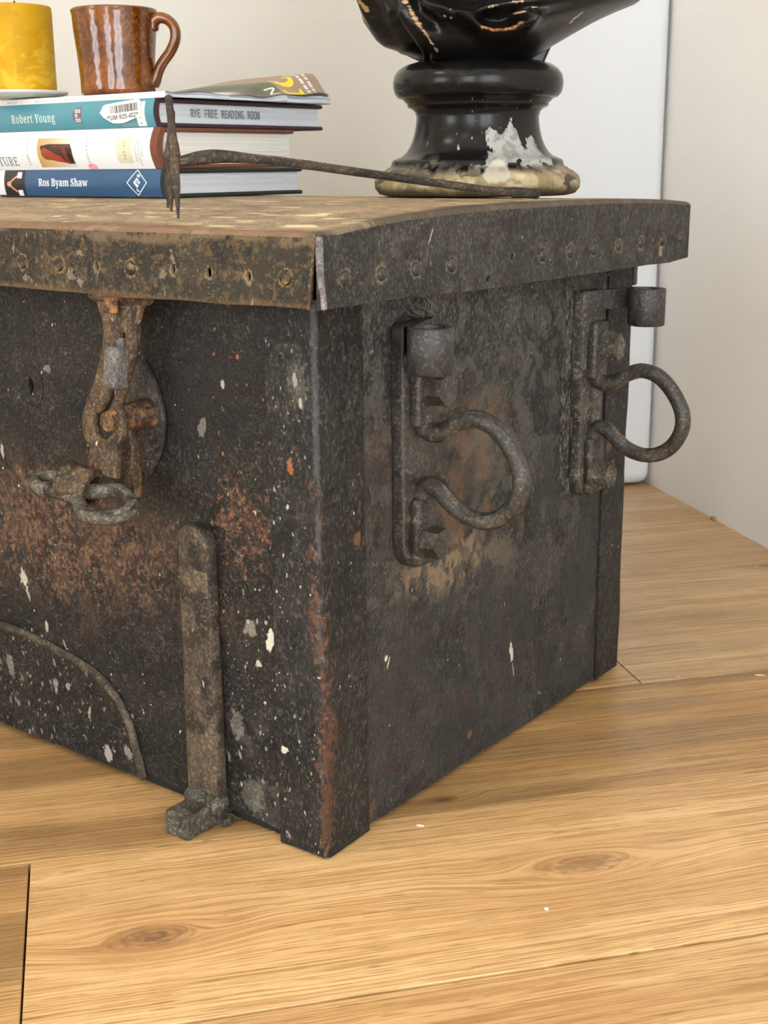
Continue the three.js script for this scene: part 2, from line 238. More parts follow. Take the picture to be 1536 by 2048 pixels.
for (const [z, y] of HOLES_SIDE) lidSideTex.spot(z, y, 0.006, 0.005, [96, 84, 68], 0.4, 0, 0, 0.6, 500);
specks(lidSideTex, 80, 61, -0.6, 0.04, 0.49, 0.555, 0.0012, [170, 156, 128], 2);
lidSideTex.spot(-0.098, 0.541, 0.0008, 0.008, [196, 176, 130], 0.9, 0, 0.5, 0.3); lidSideTex.spot(-0.527, 0.505, 0.005, 0.006, [170, 140, 104], 0.7, 0, 0, 0.6);
const lidSideMat = texMat(lidSideTex, 0.0011);
// lid top, x -0.66 .. 0.05, z -0.62 .. 0.05
const topTex = new Tex(1024, 1024, 0.71, 0.67, -0.66, -0.62).fill((x, z, o) => {
  const wob = fbm(x * 9, z * 9, 4) - 0.5, worn = fbm(x * 26 + 4, z * 90, 4);
  iron(x, z + 40, o, { base: [142, 122, 98], warm: [174, 150, 117], rust: 0.2, grit: 0.3, soot: 0.12, f: 3 });
  into(o, [188, 165, 128], 0.5 * sm(0.45, 0.65, fbm(x * 60, z * 90, 4)));
  into(o, [232, 216, 176], 0.85 * sm(0.68, 0.72, worn + 0.03 * sm(-0.25, 0, x)));
  into(o, [112, 84, 64], 0.75 * sm(0.012, 0.034, z + wob * 0.03));
  into(o, [70, 62, 53], 0.85 * sm(0.012, 0.036, x + wob * 0.05));
});
const topMat = texMat(topTex, 0.0008, {}, THREE.MirroredRepeatWrapping);
// small ironwork (tiles over a quarter of a metre)
const ironTile = (seed, opt) => new Tex(512, 512, 0.25, 0.25).fill((x, y, o) => iron(x + seed, y + seed * 0.7, o, opt));
const darkIron = texMat(ironTile(2, { base: [36, 36, 36], warm: [54, 51, 48], rust: 0.26, grit: 0.28 }), 0.0008, { specularIntensity: 1, roughness: 0.8 });
const handleIron = texMat(ironTile(5, { base: [42, 40, 37], warm: [70, 64, 55], rust: 0.32, grit: 0.34 }), 0.0008, { specularIntensity: 1, roughness: 0.8 });
const dustyIron = texMat(ironTile(8, { base: [62, 59, 53], warm: [92, 87, 76], rust: 0.28, grit: 0.5 }), 0.0009);
const hasp0 = ironTile(11, { base: [68, 54, 39], warm: [106, 85, 59], rust: 0.42, grit: 0.4 }); specks(hasp0, 90, 77, 0, 0.25, 0, 0.25, 0.0016, [206, 194, 160]);
const haspIron = texMat(hasp0, 0.0008);
const rustIron = texMat(ironTile(14, { base: [112, 76, 44], warm: [146, 104, 62], rust: 0.6, grit: 0.3 }), 0.0008);
const wornIron = texMat(ironTile(17, { base: [104, 100, 98], warm: [126, 118, 112], rust: 0.16, soot: 0.2, grit: 0.3 }), 0.0005);
const rib0 = ironTile(20, { base: [56, 50, 43], warm: [88, 77, 62], rust: 0.3, grit: 0.3 }); specks(rib0, 60, 78, 0, 0.25, 0, 0.25, 0.0022, [190, 182, 156]);
const ribIron = texMat(rib0, 0.0009);
const toolIron = texMat(ironTile(23, { base: [54, 48, 42], warm: [86, 72, 58], rust: 0.3, grit: 0.3 }), 0.0009);
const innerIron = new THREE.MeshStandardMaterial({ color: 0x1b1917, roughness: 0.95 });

// ---------------------------------------------------------------- the room
const X0 = -3.2, X1 = 0.864, Z0 = -1.245, Z1 = 2.5;
function plaster(seed, tint) {
  return new Tex(512, 512, 1.4, 1.4).fill((x, y, o) => {
    const a = fbm(x * 3 + seed, y * 3, 4), b = fbm(x * 24 + seed, y * 24, 3), brush = fbm(x * 20, y * 240 + seed, 2), s = 0.99 + 0.025 * (a - 0.5) + 0.006 * (brush - 0.5);
    o[0] = tint[0] * s; o[1] = tint[1] * s; o[2] = tint[2] * s; o[3] = 0.45 * b + 0.1 * brush + 0.45 * a; o[4] = 0.75;
  });
}
const backTex = plaster(3, [217, 213, 203]);
for (const [x, y, r] of [[0.35, 0.62, 0.006], [0.9, 1.1, 0.004], [0.7, 0.3, 0.003], [1.2, 0.8, 0.004]]) backTex.spot(x, y, r, r * 0.8, [224, 216, 204], 0.6, 0.5, 0, 0.6, 90);
const backMat = texMat(backTex, 0.0010);
const rightTex = plaster(9, [243, 240, 234]); specks(rightTex, 14, 91, 0, 1.4, 0, 1.4, 0.005, [206, 198, 184]);
const rightMat = texMat(rightTex, 0.0008);
const wallBox = (w, h, d, p) => boxUV(box(w, h, d, p, 0.0008, 1), 1.4);
struct('wall_back', wallBox(X1 - X0 + 0.4, CEILING + 0.2, 0.12, [(X0 + X1) / 2, CEILING / 2, Z0 - 0.06]), backMat);
struct('wall_right', wallBox(0.12, CEILING + 0.2, Z1 - Z0 + 0.4, [X1 + 0.06, CEILING / 2, (Z0 + Z1) / 2]), rightMat);

struct('ceiling', wallBox(X1 - X0 + 0.4, 0.12, Z1 - Z0 + 0.4, [(X0 + X1) / 2, CEILING + 0.06, (Z0 + Z1) / 2]), rightMat);
const white = new THREE.MeshStandardMaterial({ color: 0xe8e8e4, roughness: 0.45 });
function wallWithWindow(name, a0, a1, windows, place) {   // a wall along its own x with framed openings [name, x0, x1, y0, y1]
  const s = shapeOf([[a0, -0.1], [a1, -0.1], [a1, CEILING + 0.1], [a0, CEILING + 0.1]]);
  for (const [, ...w] of windows) s.holes.push(new THREE.Path([[w[0], w[2]], [w[0], w[3]], [w[1], w[3]], [w[1], w[2]]].map((p) => new THREE.Vector2(...p))));
  place(struct(name, boxUV(slab(s, 0.12), 1.4), rightMat));
  for (const [windowName, ...w] of windows) { const cx = (w[0] + w[1]) / 2, cy = (w[2] + w[3]) / 2, ww = w[1] - w[0], h = w[3] - w[2];
  const win = new THREE.Group(); win.name = windowName; win.userData.kind = 'structure'; scene.add(win); place(win);
  mesh('window_frame', join(box(0.06, h, 0.07, [w[0] + 0.03, cy, 0.06]), box(0.06, h, 0.07, [w[1] - 0.03, cy, 0.06]), box(ww, 0.06, 0.07, [cx, w[2] + 0.03, 0.06]), box(ww, 0.06, 0.07, [cx, w[3] - 0.03, 0.06]), box(0.05, h - 0.1, 0.06, [cx, cy, 0.06])), white, win); }
}
wallWithWindow('wall_front', X0 - 0.2, X1 + 0.2, [['window_1', -0.45, 0.78, 0.06, 1.85], ['added_window_2', -2.0, -0.9, 0.06, 1.85]], (o) => o.position.set(0, 0, Z1));          // behind the camera; left-hand window added to brighten the right wall
wallWithWindow('wall_left', -Z1 - 0.2, -Z0 + 0.2, [['window_3', -1.7, -0.5, 0.3, 1.75]], (o) => { o.position.set(X0 - 0.12, 0, 0); o.rotation.y = Math.PI / 2; });   // far to the left
// floor: oak planks laid along x
const KNOT = (u, v, rx, R, s = 1) => ({ u, v, k: rx, R, s });
function oak(seed, tint, knots, dark = 0) {
  const t = new Tex(1536, 640, 1.28, 0.262).fill((u, v, o) => {
    let w = v + 0.020 * (fbm(u * 1.6 + seed, v * 5, 3) - 0.5) + 0.006 * (fbm(u * 7, v * 16 + seed, 2) - 0.5), core = 0, pith = 0, rings = 0, halo = 0, extra = 0;
    for (const q of knots) { const dx = (u - q.u) / q.k, dy = v - q.v, r2 = dx * dx + dy * dy, R2 = q.R * q.R; w -= dy * R2 / (r2 + R2 * 0.35) * 1.0; const r = Math.sqrt(r2) / q.R; const rn = r + 0.35 * (fbm(u * 90, v * 150 + seed, 2) - 0.5); if (r < 3) { core = Math.max(core, q.s * sm(1.05, 0.5, rn)); pith = Math.max(pith, q.s * sm(0.55, 0.1, r + 0.9 * (fbm(u * 110, v * 170, 3) - 0.5))); rings = r; } halo = Math.max(halo, sm(3.4, 0.8, r)); extra += sm(2.6, 0.6, r) * r * 0.012; }
    w += extra * 0.6;
    const band = fbm(u * 1.4 + seed, w * 34 + seed, 3), grain = fbm(u * 8 + seed, w * 420, 3), line = fbm(u * 12 + 40, w * 860 + seed, 2), fleck = vn(u * 30 + seed * 3, w * 1500), dash = vn(u * 75 + seed, w * 900 + 50);
    mix3([222, 184, 132], [201, 161, 110], sm(0.3, 0.7, band), o);
    into(o, [236, 202, 152], 0.45 * sm(0.5, 0.7, grain)); into(o, [160, 118, 72], 0.55 * sm(0.52, 0.68, line)); into(o, [136, 98, 58], 0.5 * sm(0.66, 0.84, fleck) * sm(0.35, 0.6, dash));
    const ring = 0.5 + 0.5 * Math.sin(w * 700 + 5 * band + 3 * fbm(u * 12, v * 30, 2));
    into(o, [160, 118, 74], 0.30 * halo * sm(0.55, 0.95, ring)); into(o, [186, 142, 94], 0.25 * halo); into(o, [152, 114, 78], 0.55 * core); into(o, [120, 86, 60], 0.4 * core * sm(0.5, 0.95, 0.5 + 0.5 * Math.sin(rings * 24 + 4 * fbm(u * 40, v * 60, 2)))); into(o, [108, 80, 60], 0.6 * pith);
    const s = 0.97 + 0.06 * fbm(u * 2.1 + seed, v * 3, 2) - dark * sm(0.4, 0.7, fbm(u * 2.3 + seed * 2, w * 20, 3));
    o[0] *= tint[0] * s; o[1] *= tint[1] * s; o[2] *= tint[2] * s; o[3] = 0.7 - 0.3 * sm(0.66, 0.84, fleck) - 0.3 * line; o[4] = 0.27 + 0.16 * line;
  });
  return texMat(t, 0.00035, { specularIntensity: 1 }, THREE.ClampToEdgeWrapping);
}
const LEN = 1.28, GAP = 0.0017;
const ROWS = [-1.25, -1.01, -0.775, -0.5445, -0.306, -0.0635, 0.1935]; for (let z = 0.4365; z < Z1 + 0.25; z += 0.243) ROWS.push(z);
const START = [0.30, 0.10, 0.20, 0.4395, -0.50, -0.2565, -0.62, 0.15, -0.3, 0.4, -0.1, 0.25, -0.5, 0.05, -0.35, 0.3, -0.2];
const oakA = oak(4.1, [1.0, 0.98, 0.95], [KNOT(-0.03 + 0.83, 0.070, 1.9, 0.022)]);
const oakB = oak(8.3, [1.03, 1.02, 1.0], [KNOT(0.0975, 0.116, 2.2, 0.020), KNOT(0.4762, 0.135, 2.6, 0.024, 0.45)]);
const oakC = oak(12.7, [0.93, 0.90, 0.84], [KNOT(0.631, 0.025, 2.6, 0.008)], 0.16);  // darker board, with some of the chest's cast shadow put into its tone
const oakD = oak(17.9, [0.95, 0.955, 0.98], [KNOT(0.62, 0.14, 2, 0.012)], 0.06);  // cooler tint puts the pale wall's reflection into the wood colour
const oakE = oak(23.3, [0.98, 0.98, 0.98], [KNOT(0.9, 0.2, 2.4, 0.015)], 0.05);  // tint greyed likewise for the wall's reflection
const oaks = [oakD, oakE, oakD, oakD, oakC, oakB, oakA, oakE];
const floor = new THREE.Group(); floor.name = 'floor'; floor.userData.kind = 'structure'; scene.add(floor);
mesh('subfloor', box(X1 - X0 + 0.3, 0.05, Z1 - Z0 + 0.4, [(X0 + X1) / 2, -0.037, (Z0 + Z1) / 2]), innerIron, floor).userData.kind = 'structure';
function plank(len, wid) {                                  // a board with eased edges, its top at y = 0
  const c = 0.0007, g = box(len - GAP, 0.011, wid - GAP, [len / 2, -0.0055, -wid / 2], c, 1), p = g.attributes.position, uv = g.attributes.uv;
  for (let i = 0; i < p.count; i++) uv.setXY(i, p.getX(i) / LEN, -p.getZ(i) / 0.262 + 0.01); return g;
}
const plankCache = new Map();
for (let k = 0; k + 1 < ROWS.length; k++) {
  const wid = ROWS[k + 1] - ROWS[k]; let x = START[k] ?? 0; while (x > X0) x -= LEN;
  for (; x < X1; x += LEN) {
    const a = Math.max(x, X0 - 0.02), len = Math.min(x + LEN, X1 + 0.004) - x, near = Math.abs(x - START[k]) < 0.01; if (len < 0.03) continue;
    const wide = k === 5 ? 0.0016 : 0, key = len.toFixed(3) + wid.toFixed(3) + wide; if (!plankCache.has(key)) plankCache.set(key, plank(len, wid - wide));
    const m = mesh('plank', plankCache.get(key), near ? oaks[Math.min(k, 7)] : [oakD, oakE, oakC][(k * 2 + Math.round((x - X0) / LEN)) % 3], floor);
    m.position.set(x, 0, ROWS[k + 1] - wide);
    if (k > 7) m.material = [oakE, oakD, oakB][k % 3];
  }
}
// smooth white panel in the corner, behind the bust
{ const w = 0.342, mat = new THREE.MeshStandardMaterial({ color: 0xe6e9eb, roughness: 0.85 });
  const g = box(w, 2.2, 0.05, [0, 1.1, 0], 0.022, 5);
  g.translate(X1 - 0.004 - w / 2, 0.004, Z0 + 0.026);
  struct('trim_1', g, mat); }
// ceiling lamps
for (const [x, z, power] of LAMPS) {
  const t = thing('ceiling_lamp', z < 1 ? 'square ceiling panel lamp over the left of the trunk' : 'square ceiling panel lamp nearer the window', 'lamp', [x, CEILING, z]);
  mesh('lamp_frame', join(box(LAMP_SIZE + 0.06, 0.03, 0.03, [0, -0.015, LAMP_SIZE / 2 + 0.015]), box(LAMP_SIZE + 0.06, 0.03, 0.03, [0, -0.015, -LAMP_SIZE / 2 - 0.015]), box(0.03, 0.03, LAMP_SIZE, [LAMP_SIZE / 2 + 0.015, -0.015, 0]), box(0.03, 0.03, LAMP_SIZE, [-LAMP_SIZE / 2 - 0.015, -0.015, 0])), new THREE.MeshStandardMaterial({ color: 0xe6e6e2, roughness: 0.5 }), t);
  mesh('lamp_diffuser', box(LAMP_SIZE, 0.012, LAMP_SIZE, [0, -0.008, 0]), new THREE.MeshStandardMaterial({ color: 0xffffff, emissive: 0xffe9cf, emissiveIntensity: 1.5, roughness: 0.6 }), t);
  const l = new THREE.RectAreaLight(0xffe9cf, power, LAMP_SIZE, LAMP_SIZE); l.position.set(x, CEILING - 0.02, z); l.lookAt(x, 0, z); scene.add(l);
}

// ---------------------------------------------------------------- the iron trunk (its own axes: x along the front, z out of the front, the near bottom corner at the origin)
const trunk = thing('iron_chest', 'large battered black iron chest with rusty sides and riveted lid standing on the oak floor', 'chest', [0, 0, 0], TURN);
const LEFT = -1.15, BACK = -0.5555, OV = 0.044;
mesh('inner_box', box(1.15 - 0.02, 0.4935, 0.5555 - 0.018, [LEFT / 2 - 0.001, 0.2483, BACK / 2 - 0.0005], 0.002), innerIron, trunk);   // dark foot added to stand for the shade under the sheets
const sheetUV = (g, x0, y0, w, h, pick) => { g = flat(g); const p = g.attributes.position, uv = g.attributes.uv; for (let i = 0; i < p.count; i++) { const [a, b] = pick(p.getX(i), p.getY(i), p.getZ(i)); uv.setXY(i, (a - x0) / w, (b - y0) / h); } return g; };
{ const r = rng(5), pts = [[-1.12, 0.495], [-1.12, 0.011]]; for (let i = 1; i < 24; i++) { const x = -1.12 + i * 1.075 / 24; pts.push([x, 0.0098 + 0.0025 * fbm(x * 9, 2, 3) + (x > -0.24 ? 0.002 : -0.001) + 0.001 * r()]); } pts.push([-0.046, 0.010], [-0.046, 0.495]);
  const s = shapeOf(pts); s.holes.push(holeOf(-0.3668, 0.3919, 0.0035, 0.0075));
  mesh('front_sheet', sheetUV(slab(s, 0.0026, 0, -0.0058), -0.5, 0, 0.5, 0.5, (x, y) => [x, y]), frontMat, trunk);
  const k = shapeOf([...Array(24)].map((_, i) => [-0.3668 + 0.018 * Math.cos(i / 24 * Math.PI * 2), 0.3919 + 0.021 * Math.sin(i / 24 * Math.PI * 2)])); k.holes.push(holeOf(-0.3668, 0.3919, 0.0036, 0.0078));
  mesh('keyhole_plate', sheetUV(slab(k, 0.0012, 0.0004, -0.0034), -0.46, 0, 0.5, 0.5, (x, y) => [x, y]), frontMat, trunk); }
{ const pts = [[0.05, 0.495], [0.05, 0.006]]; for (let i = 1; i < 20; i++) { const a = 0.05 + i * 0.455 / 20; pts.push([a, 0.0045 + 0.003 * fbm(a * 16, 5, 3)]); } pts.push([0.507, 0.010], [0.507, 0.495]);
  const g = slab(shapeOf(pts), 0.0026, 0, -0.0058); g.rotateY(Math.PI / 2);           // shape x becomes -z
  mesh('side_sheet', sheetUV(g, -0.56, 0, 0.56, 0.5, (x, y, z) => [z, y]), sideMat, trunk); }
// corner irons bent round the uprights
function cornerIron(front, side, r, y0, y1, dent) {
  const prof = []; const N = 8;                             // [x, z, u]
  prof.push([-front, 0, 0.0555 - front]); prof.push([-front * 0.5, 0, 0.0555 - front * 0.5]); for (let i = 0; i <= N; i++) { const a = Math.PI / 2 * i / N; prof.push([-r + r * Math.sin(a), -r + r * Math.cos(a), 0.0555 - r * 0.785 + r * 1.57 * i / N]); }
  prof.push([0, -side * 0.5, 0.0555 + side * 0.5]); prof.push([0, -side, 0.0555 + side]);
  const M = 60, ring = (k, t) => { const [x, z] = prof[k]; return [x, z]; };
  const P = (i, j, inset) => { const k = Math.round(i * (prof.length - 1)), [x, z] = ring(k, j); const edge = (k <= 1 || k >= prof.length - 2) ? 0.3 : 1; const y = y0 + (y1 - y0) * j + (j === 0 ? dent * (fbm(k * 1.7, 3, 2) - 0.5) : 0); const d = edge * 0.0022 * (fbm(y * 14 + 3, k * 0.25, 3) - 0.5); return [x + d * (x > -0.02 ? 1 : 0) - (inset && z <= 0 && x > -r ? inset : 0) * (x >= -r ? 1 : 0), y, z + d * (z > -0.02 ? 1 : 0) - (inset && x <= 0 && z > -r ? inset : 0)]; };
  const uvf = (i, j) => [prof[Math.round(i * (prof.length - 1))][2] / 0.12, (y0 + (y1 - y0) * j) / 0.5];
  const outer = surface(prof.length - 1, M, (i, j) => P(i, j, 0), uvf), inner = surface(prof.length - 1, M, (i, j) => P(1 - i, j, 0.003), (i, j) => uvf(1 - i, j));
  const cap = (j, flip) => surface(prof.length - 1, 1, (i, v) => P(flip ? 1 - i : i, j, v ? 0.003 : 0), uvf), side2 = (k, flip) => surface(1, M, (i, j) => P(k, j, (flip ? 1 - i : i) ? 0.003 : 0), (i, j) => uvf(k, j));
  return creased(join(outer, inner, cap(0, true), cap(1, false), side2(1, false), side2(0, true)), 0.9);
}
mesh('corner_iron', cornerIron(0.054, 0.0625, 0.006, 0.0025, 0.495, 0.003), cornerMat, trunk);
{ const g = cornerIron(0.058, 0.05, 0.005, 0.006, 0.495, 0.003); g.rotateY(Math.PI / 2); g.translate(0, 0, BACK);
  const m = mesh('corner_iron', g, cornerMat, trunk); m.geometry = sheetUV(g, 0, 0, 0.12, 0.5, (x, y, z) => [Math.abs(x) > 0.004 ? 0.09 - x : 0.07 + (z - BACK) * 0.8, y]); }
// foot bracket
{ const s = new THREE.Shape(); s.moveTo(-0.161, 0.002); s.lineTo(-0.1195, 0.002); s.lineTo(-0.1195, 0.2722); s.absarc(-0.1385, 0.2722, 0.019, 0, Math.PI, false); s.lineTo(-0.161, 0.002);
  const rib = slab(s, 0.016, 0.0045, -0.003, 10);
  const foot = box(0.029, 0.024, 0.062, [-0.1385, 0.0125, 0.0185], 0.003), flange = box(0.048, 0.009, 0.016, [-0.137, 0.005, 0.004], 0.003), fil = box(0.04, 0.02, 0.026, [-0.1395, 0.022, 0.008], 0.006);
  const b = mesh('foot_bracket', wobble(boxUV(rib), 0.0012, 45, 0.9), ribIron, trunk);
  mesh('foot', wobble(boxUV(join(foot, flange, fil)), 0.0011, 60, 0.8), dustyIron, b); }
// arched overlay with a raised bead along its edge
{ const half = [[-0.2375, 0.010], [-0.2445, 0.0389], [-0.2543, 0.0685], [-0.2741, 0.0929], [-0.3063, 0.1092], [-0.352, 0.1174], [-0.3996, 0.1249], [-0.4501, 0.1262], [-0.52, 0.127]], cx = -0.575;
  const arch = new THREE.CatmullRomCurve3([...half, ...half.slice(0, -1).reverse().map(([x, y]) => [2 * cx - x, y])].map(([x, y]) => new THREE.Vector3(x, y, 0))).getPoints(90).map((p) => [p.x, p.y]);
  const s = shapeOf([...arch, [arch[arch.length - 1][0], 0.0095], [arch[0][0], 0.0095]]);
  const a = mesh('arched_sheet', sheetUV(slab(s, 0.0026, 0, -0.0034), -0.5, 0, 0.5, 0.5, (x, y) => [x, y]), frontMat, trunk);
  mesh('raised_bead', wobble(boxUV(sweep(arch.filter((_, i) => i % 2 === 0).map(([x, y]) => [x, y, -0.0005]), 0.0046, { n: 150, sides: 10, flatten: 0.8 })), 0.0006, 90, 1.2), ribIron, a); }
// escutcheon, staple, hasp
{ const pts = []; for (let i = 0; i <= 16; i++) { const t = i / 16; pts.push([-0.2012 + 0.0255 * Math.sin(Math.PI * t) ** 0.85, 0.433 - 0.11 * t]); } for (let i = 15; i > 0; i--) { const t = i / 16; pts.push([-0.2012 - 0.0255 * Math.sin(Math.PI * t) ** 0.85, 0.433 - 0.11 * t]); }
  const e = mesh('escutcheon', wobble(boxUV(slab(shapeOf(pts), 0.006, 0.002, -0.002)), 0.0005, 60), handleIron, trunk);
  const c = new THREE.CylinderGeometry(0.0085, 0.015, 0.05, 24, 4); c.rotateX(Math.PI / 2); c.translate(-0.1955, 0.384, 0.026);
  mesh('staple', wobble(boxUV(c), 0.0011, 80), rustIron, e); mesh('staple_leg', wobble(boxUV(box(0.014, 0.075, 0.012, [-0.203, 0.345, 0.018], 0.003)), 0.0008, 80), haspIron, e); }
{ const hasp = new THREE.Group(); hasp.name = 'hasp'; hasp.position.set(-0.196, 0.49, 0.03); hasp.rotation.x = -0.142; trunk.add(hasp);
  const L = [[-0.029, 0.004], [-0.027, -0.008], [-0.0205, -0.02], [-0.0172, -0.031], [-0.0178, -0.045], [-0.0215, -0.06], [-0.0262, -0.074], [-0.0305, -0.085], [-0.036, -0.092]];
  const out = []; L.forEach((p) => out.push(p)); for (let i = 0; i <= 14; i++) { const a = Math.PI * 0.80 + i / 14 * Math.PI * 0.52; out.push([-0.0135 + 0.0268 * Math.cos(a), -0.1115 + 0.0268 * Math.sin(a)]); }
  out.push([-0.0295, -0.139], [-0.0285, -0.158], [0.0065, -0.158], [0.0075, -0.139]); for (let i = 0; i <= 12; i++) { const a = -Math.PI * 0.22 + i / 12 * Math.PI * 0.46; out.push([-0.0135 + 0.0268 * Math.cos(a), -0.1115 + 0.0268 * Math.sin(a)]); }
  out.push([0.0125, -0.078], [0.0165, -0.062], [0.0215, -0.048], [0.0245, -0.034], [0.024, -0.022], [0.026, -0.012], [0.031, -0.004], [0.032, 0.004]);
  const s = shapeOf(out); const h = new THREE.Path(); h.moveTo(0.0035, -0.031); h.lineTo(0.0115, -0.031); h.lineTo(0.0095, -0.052); h.lineTo(0.002, -0.085); h.absarc(-0.0115, -0.1125, 0.0128, 1.15, -Math.PI * 1.42, true); h.lineTo(-0.0065, -0.085); h.lineTo(0.002, -0.05); h.closePath(); s.holes.push(h);
  mesh('hasp_strap', wobble(boxUV(slab(s, 0.0095, 0.0028, -0.0095)), 0.0007, 60, 0.9), haspIron, hasp);
  mesh('turn_lug', wobble(boxUV(join(box(0.0175, 0.036, 0.017, [0.0092, -0.0605, 0.0055], 0.004, 3), box(0.008, 0.05, 0.01, [0.0042, -0.06, -0.006], 0.002))), 0.0007, 90, 0.9), wornIron, hasp);
  const kn = new THREE.CylinderGeometry(0.0105, 0.0105, 0.019, 20); kn.rotateZ(Math.PI / 2); kn.translate(-0.001, 0.004, -0.004);
  const ears = [-0.021, 0.022].map((x) => { const c = new THREE.CylinderGeometry(0.0115, 0.0115, 0.02, 20); c.rotateZ(Math.PI / 2); c.translate(x, 0.005, -0.004); return c; });
  mesh('hinge_knuckle', wobble(boxUV(join(kn, box(0.018, 0.024, 0.004, [-0.001, -0.003, 0.0055], 0.002))), 0.0005, 80), rustIron, hasp);
  mesh('hinge_ear', wobble(boxUV(join(...ears)), 0.0005, 80), haspIron, hasp);
  // eye rolled from the strap's end, with a link hanging in it
  const eye = lathe([[0.0128, -0.0155], [0.0172, -0.0155], [0.018, -0.0140], [0.018, 0.014], [0.0172, 0.0155], [0.0128, 0.0155], [0.0124, 0.0140], [0.0124, -0.0140], [0.0128, -0.0155]], 36); eye.rotateZ(Math.PI / 2); eye.rotateY(0.30); eye.rotateZ(-0.22); eye.translate(-0.0245, -0.1665, 0.012);
  mesh('strap_eye', wobble(boxUV(eye), 0.0009, 70, 0.9), haspIron, hasp); }
{ const pts = [], c = [-0.2100, 0.3205, 0.0720]; for (let i = 0; i < 36; i++) { const a = i / 36 * Math.PI * 2, q = Math.cos(a), lx = 0.0665 * Math.sign(q) * Math.abs(q) ** 0.8, end = Math.abs(lx + 0.014) / 0.06, w = Math.sin(a) * (0.0065 + 0.0115 * sm(0.25, 0.8, end) * (lx > 0 ? 1.35 : 0.9)) * (Math.abs(q) > 0.9 ? 1 : 1); pts.push([c[0] + lx, c[1] - w * 0.32 - 0.05 * lx, c[2] + w * 1.0 + lx * 0.10]); }
  mesh('hanging_link', wobble(boxUV(sweep(pts, (t) => 0.0064 + 0.0007 * Math.sin(t * 19), { n: 140, sides: 14, closed: true })), 0.0007, 70, 1.2), dustyIron, trunk); }

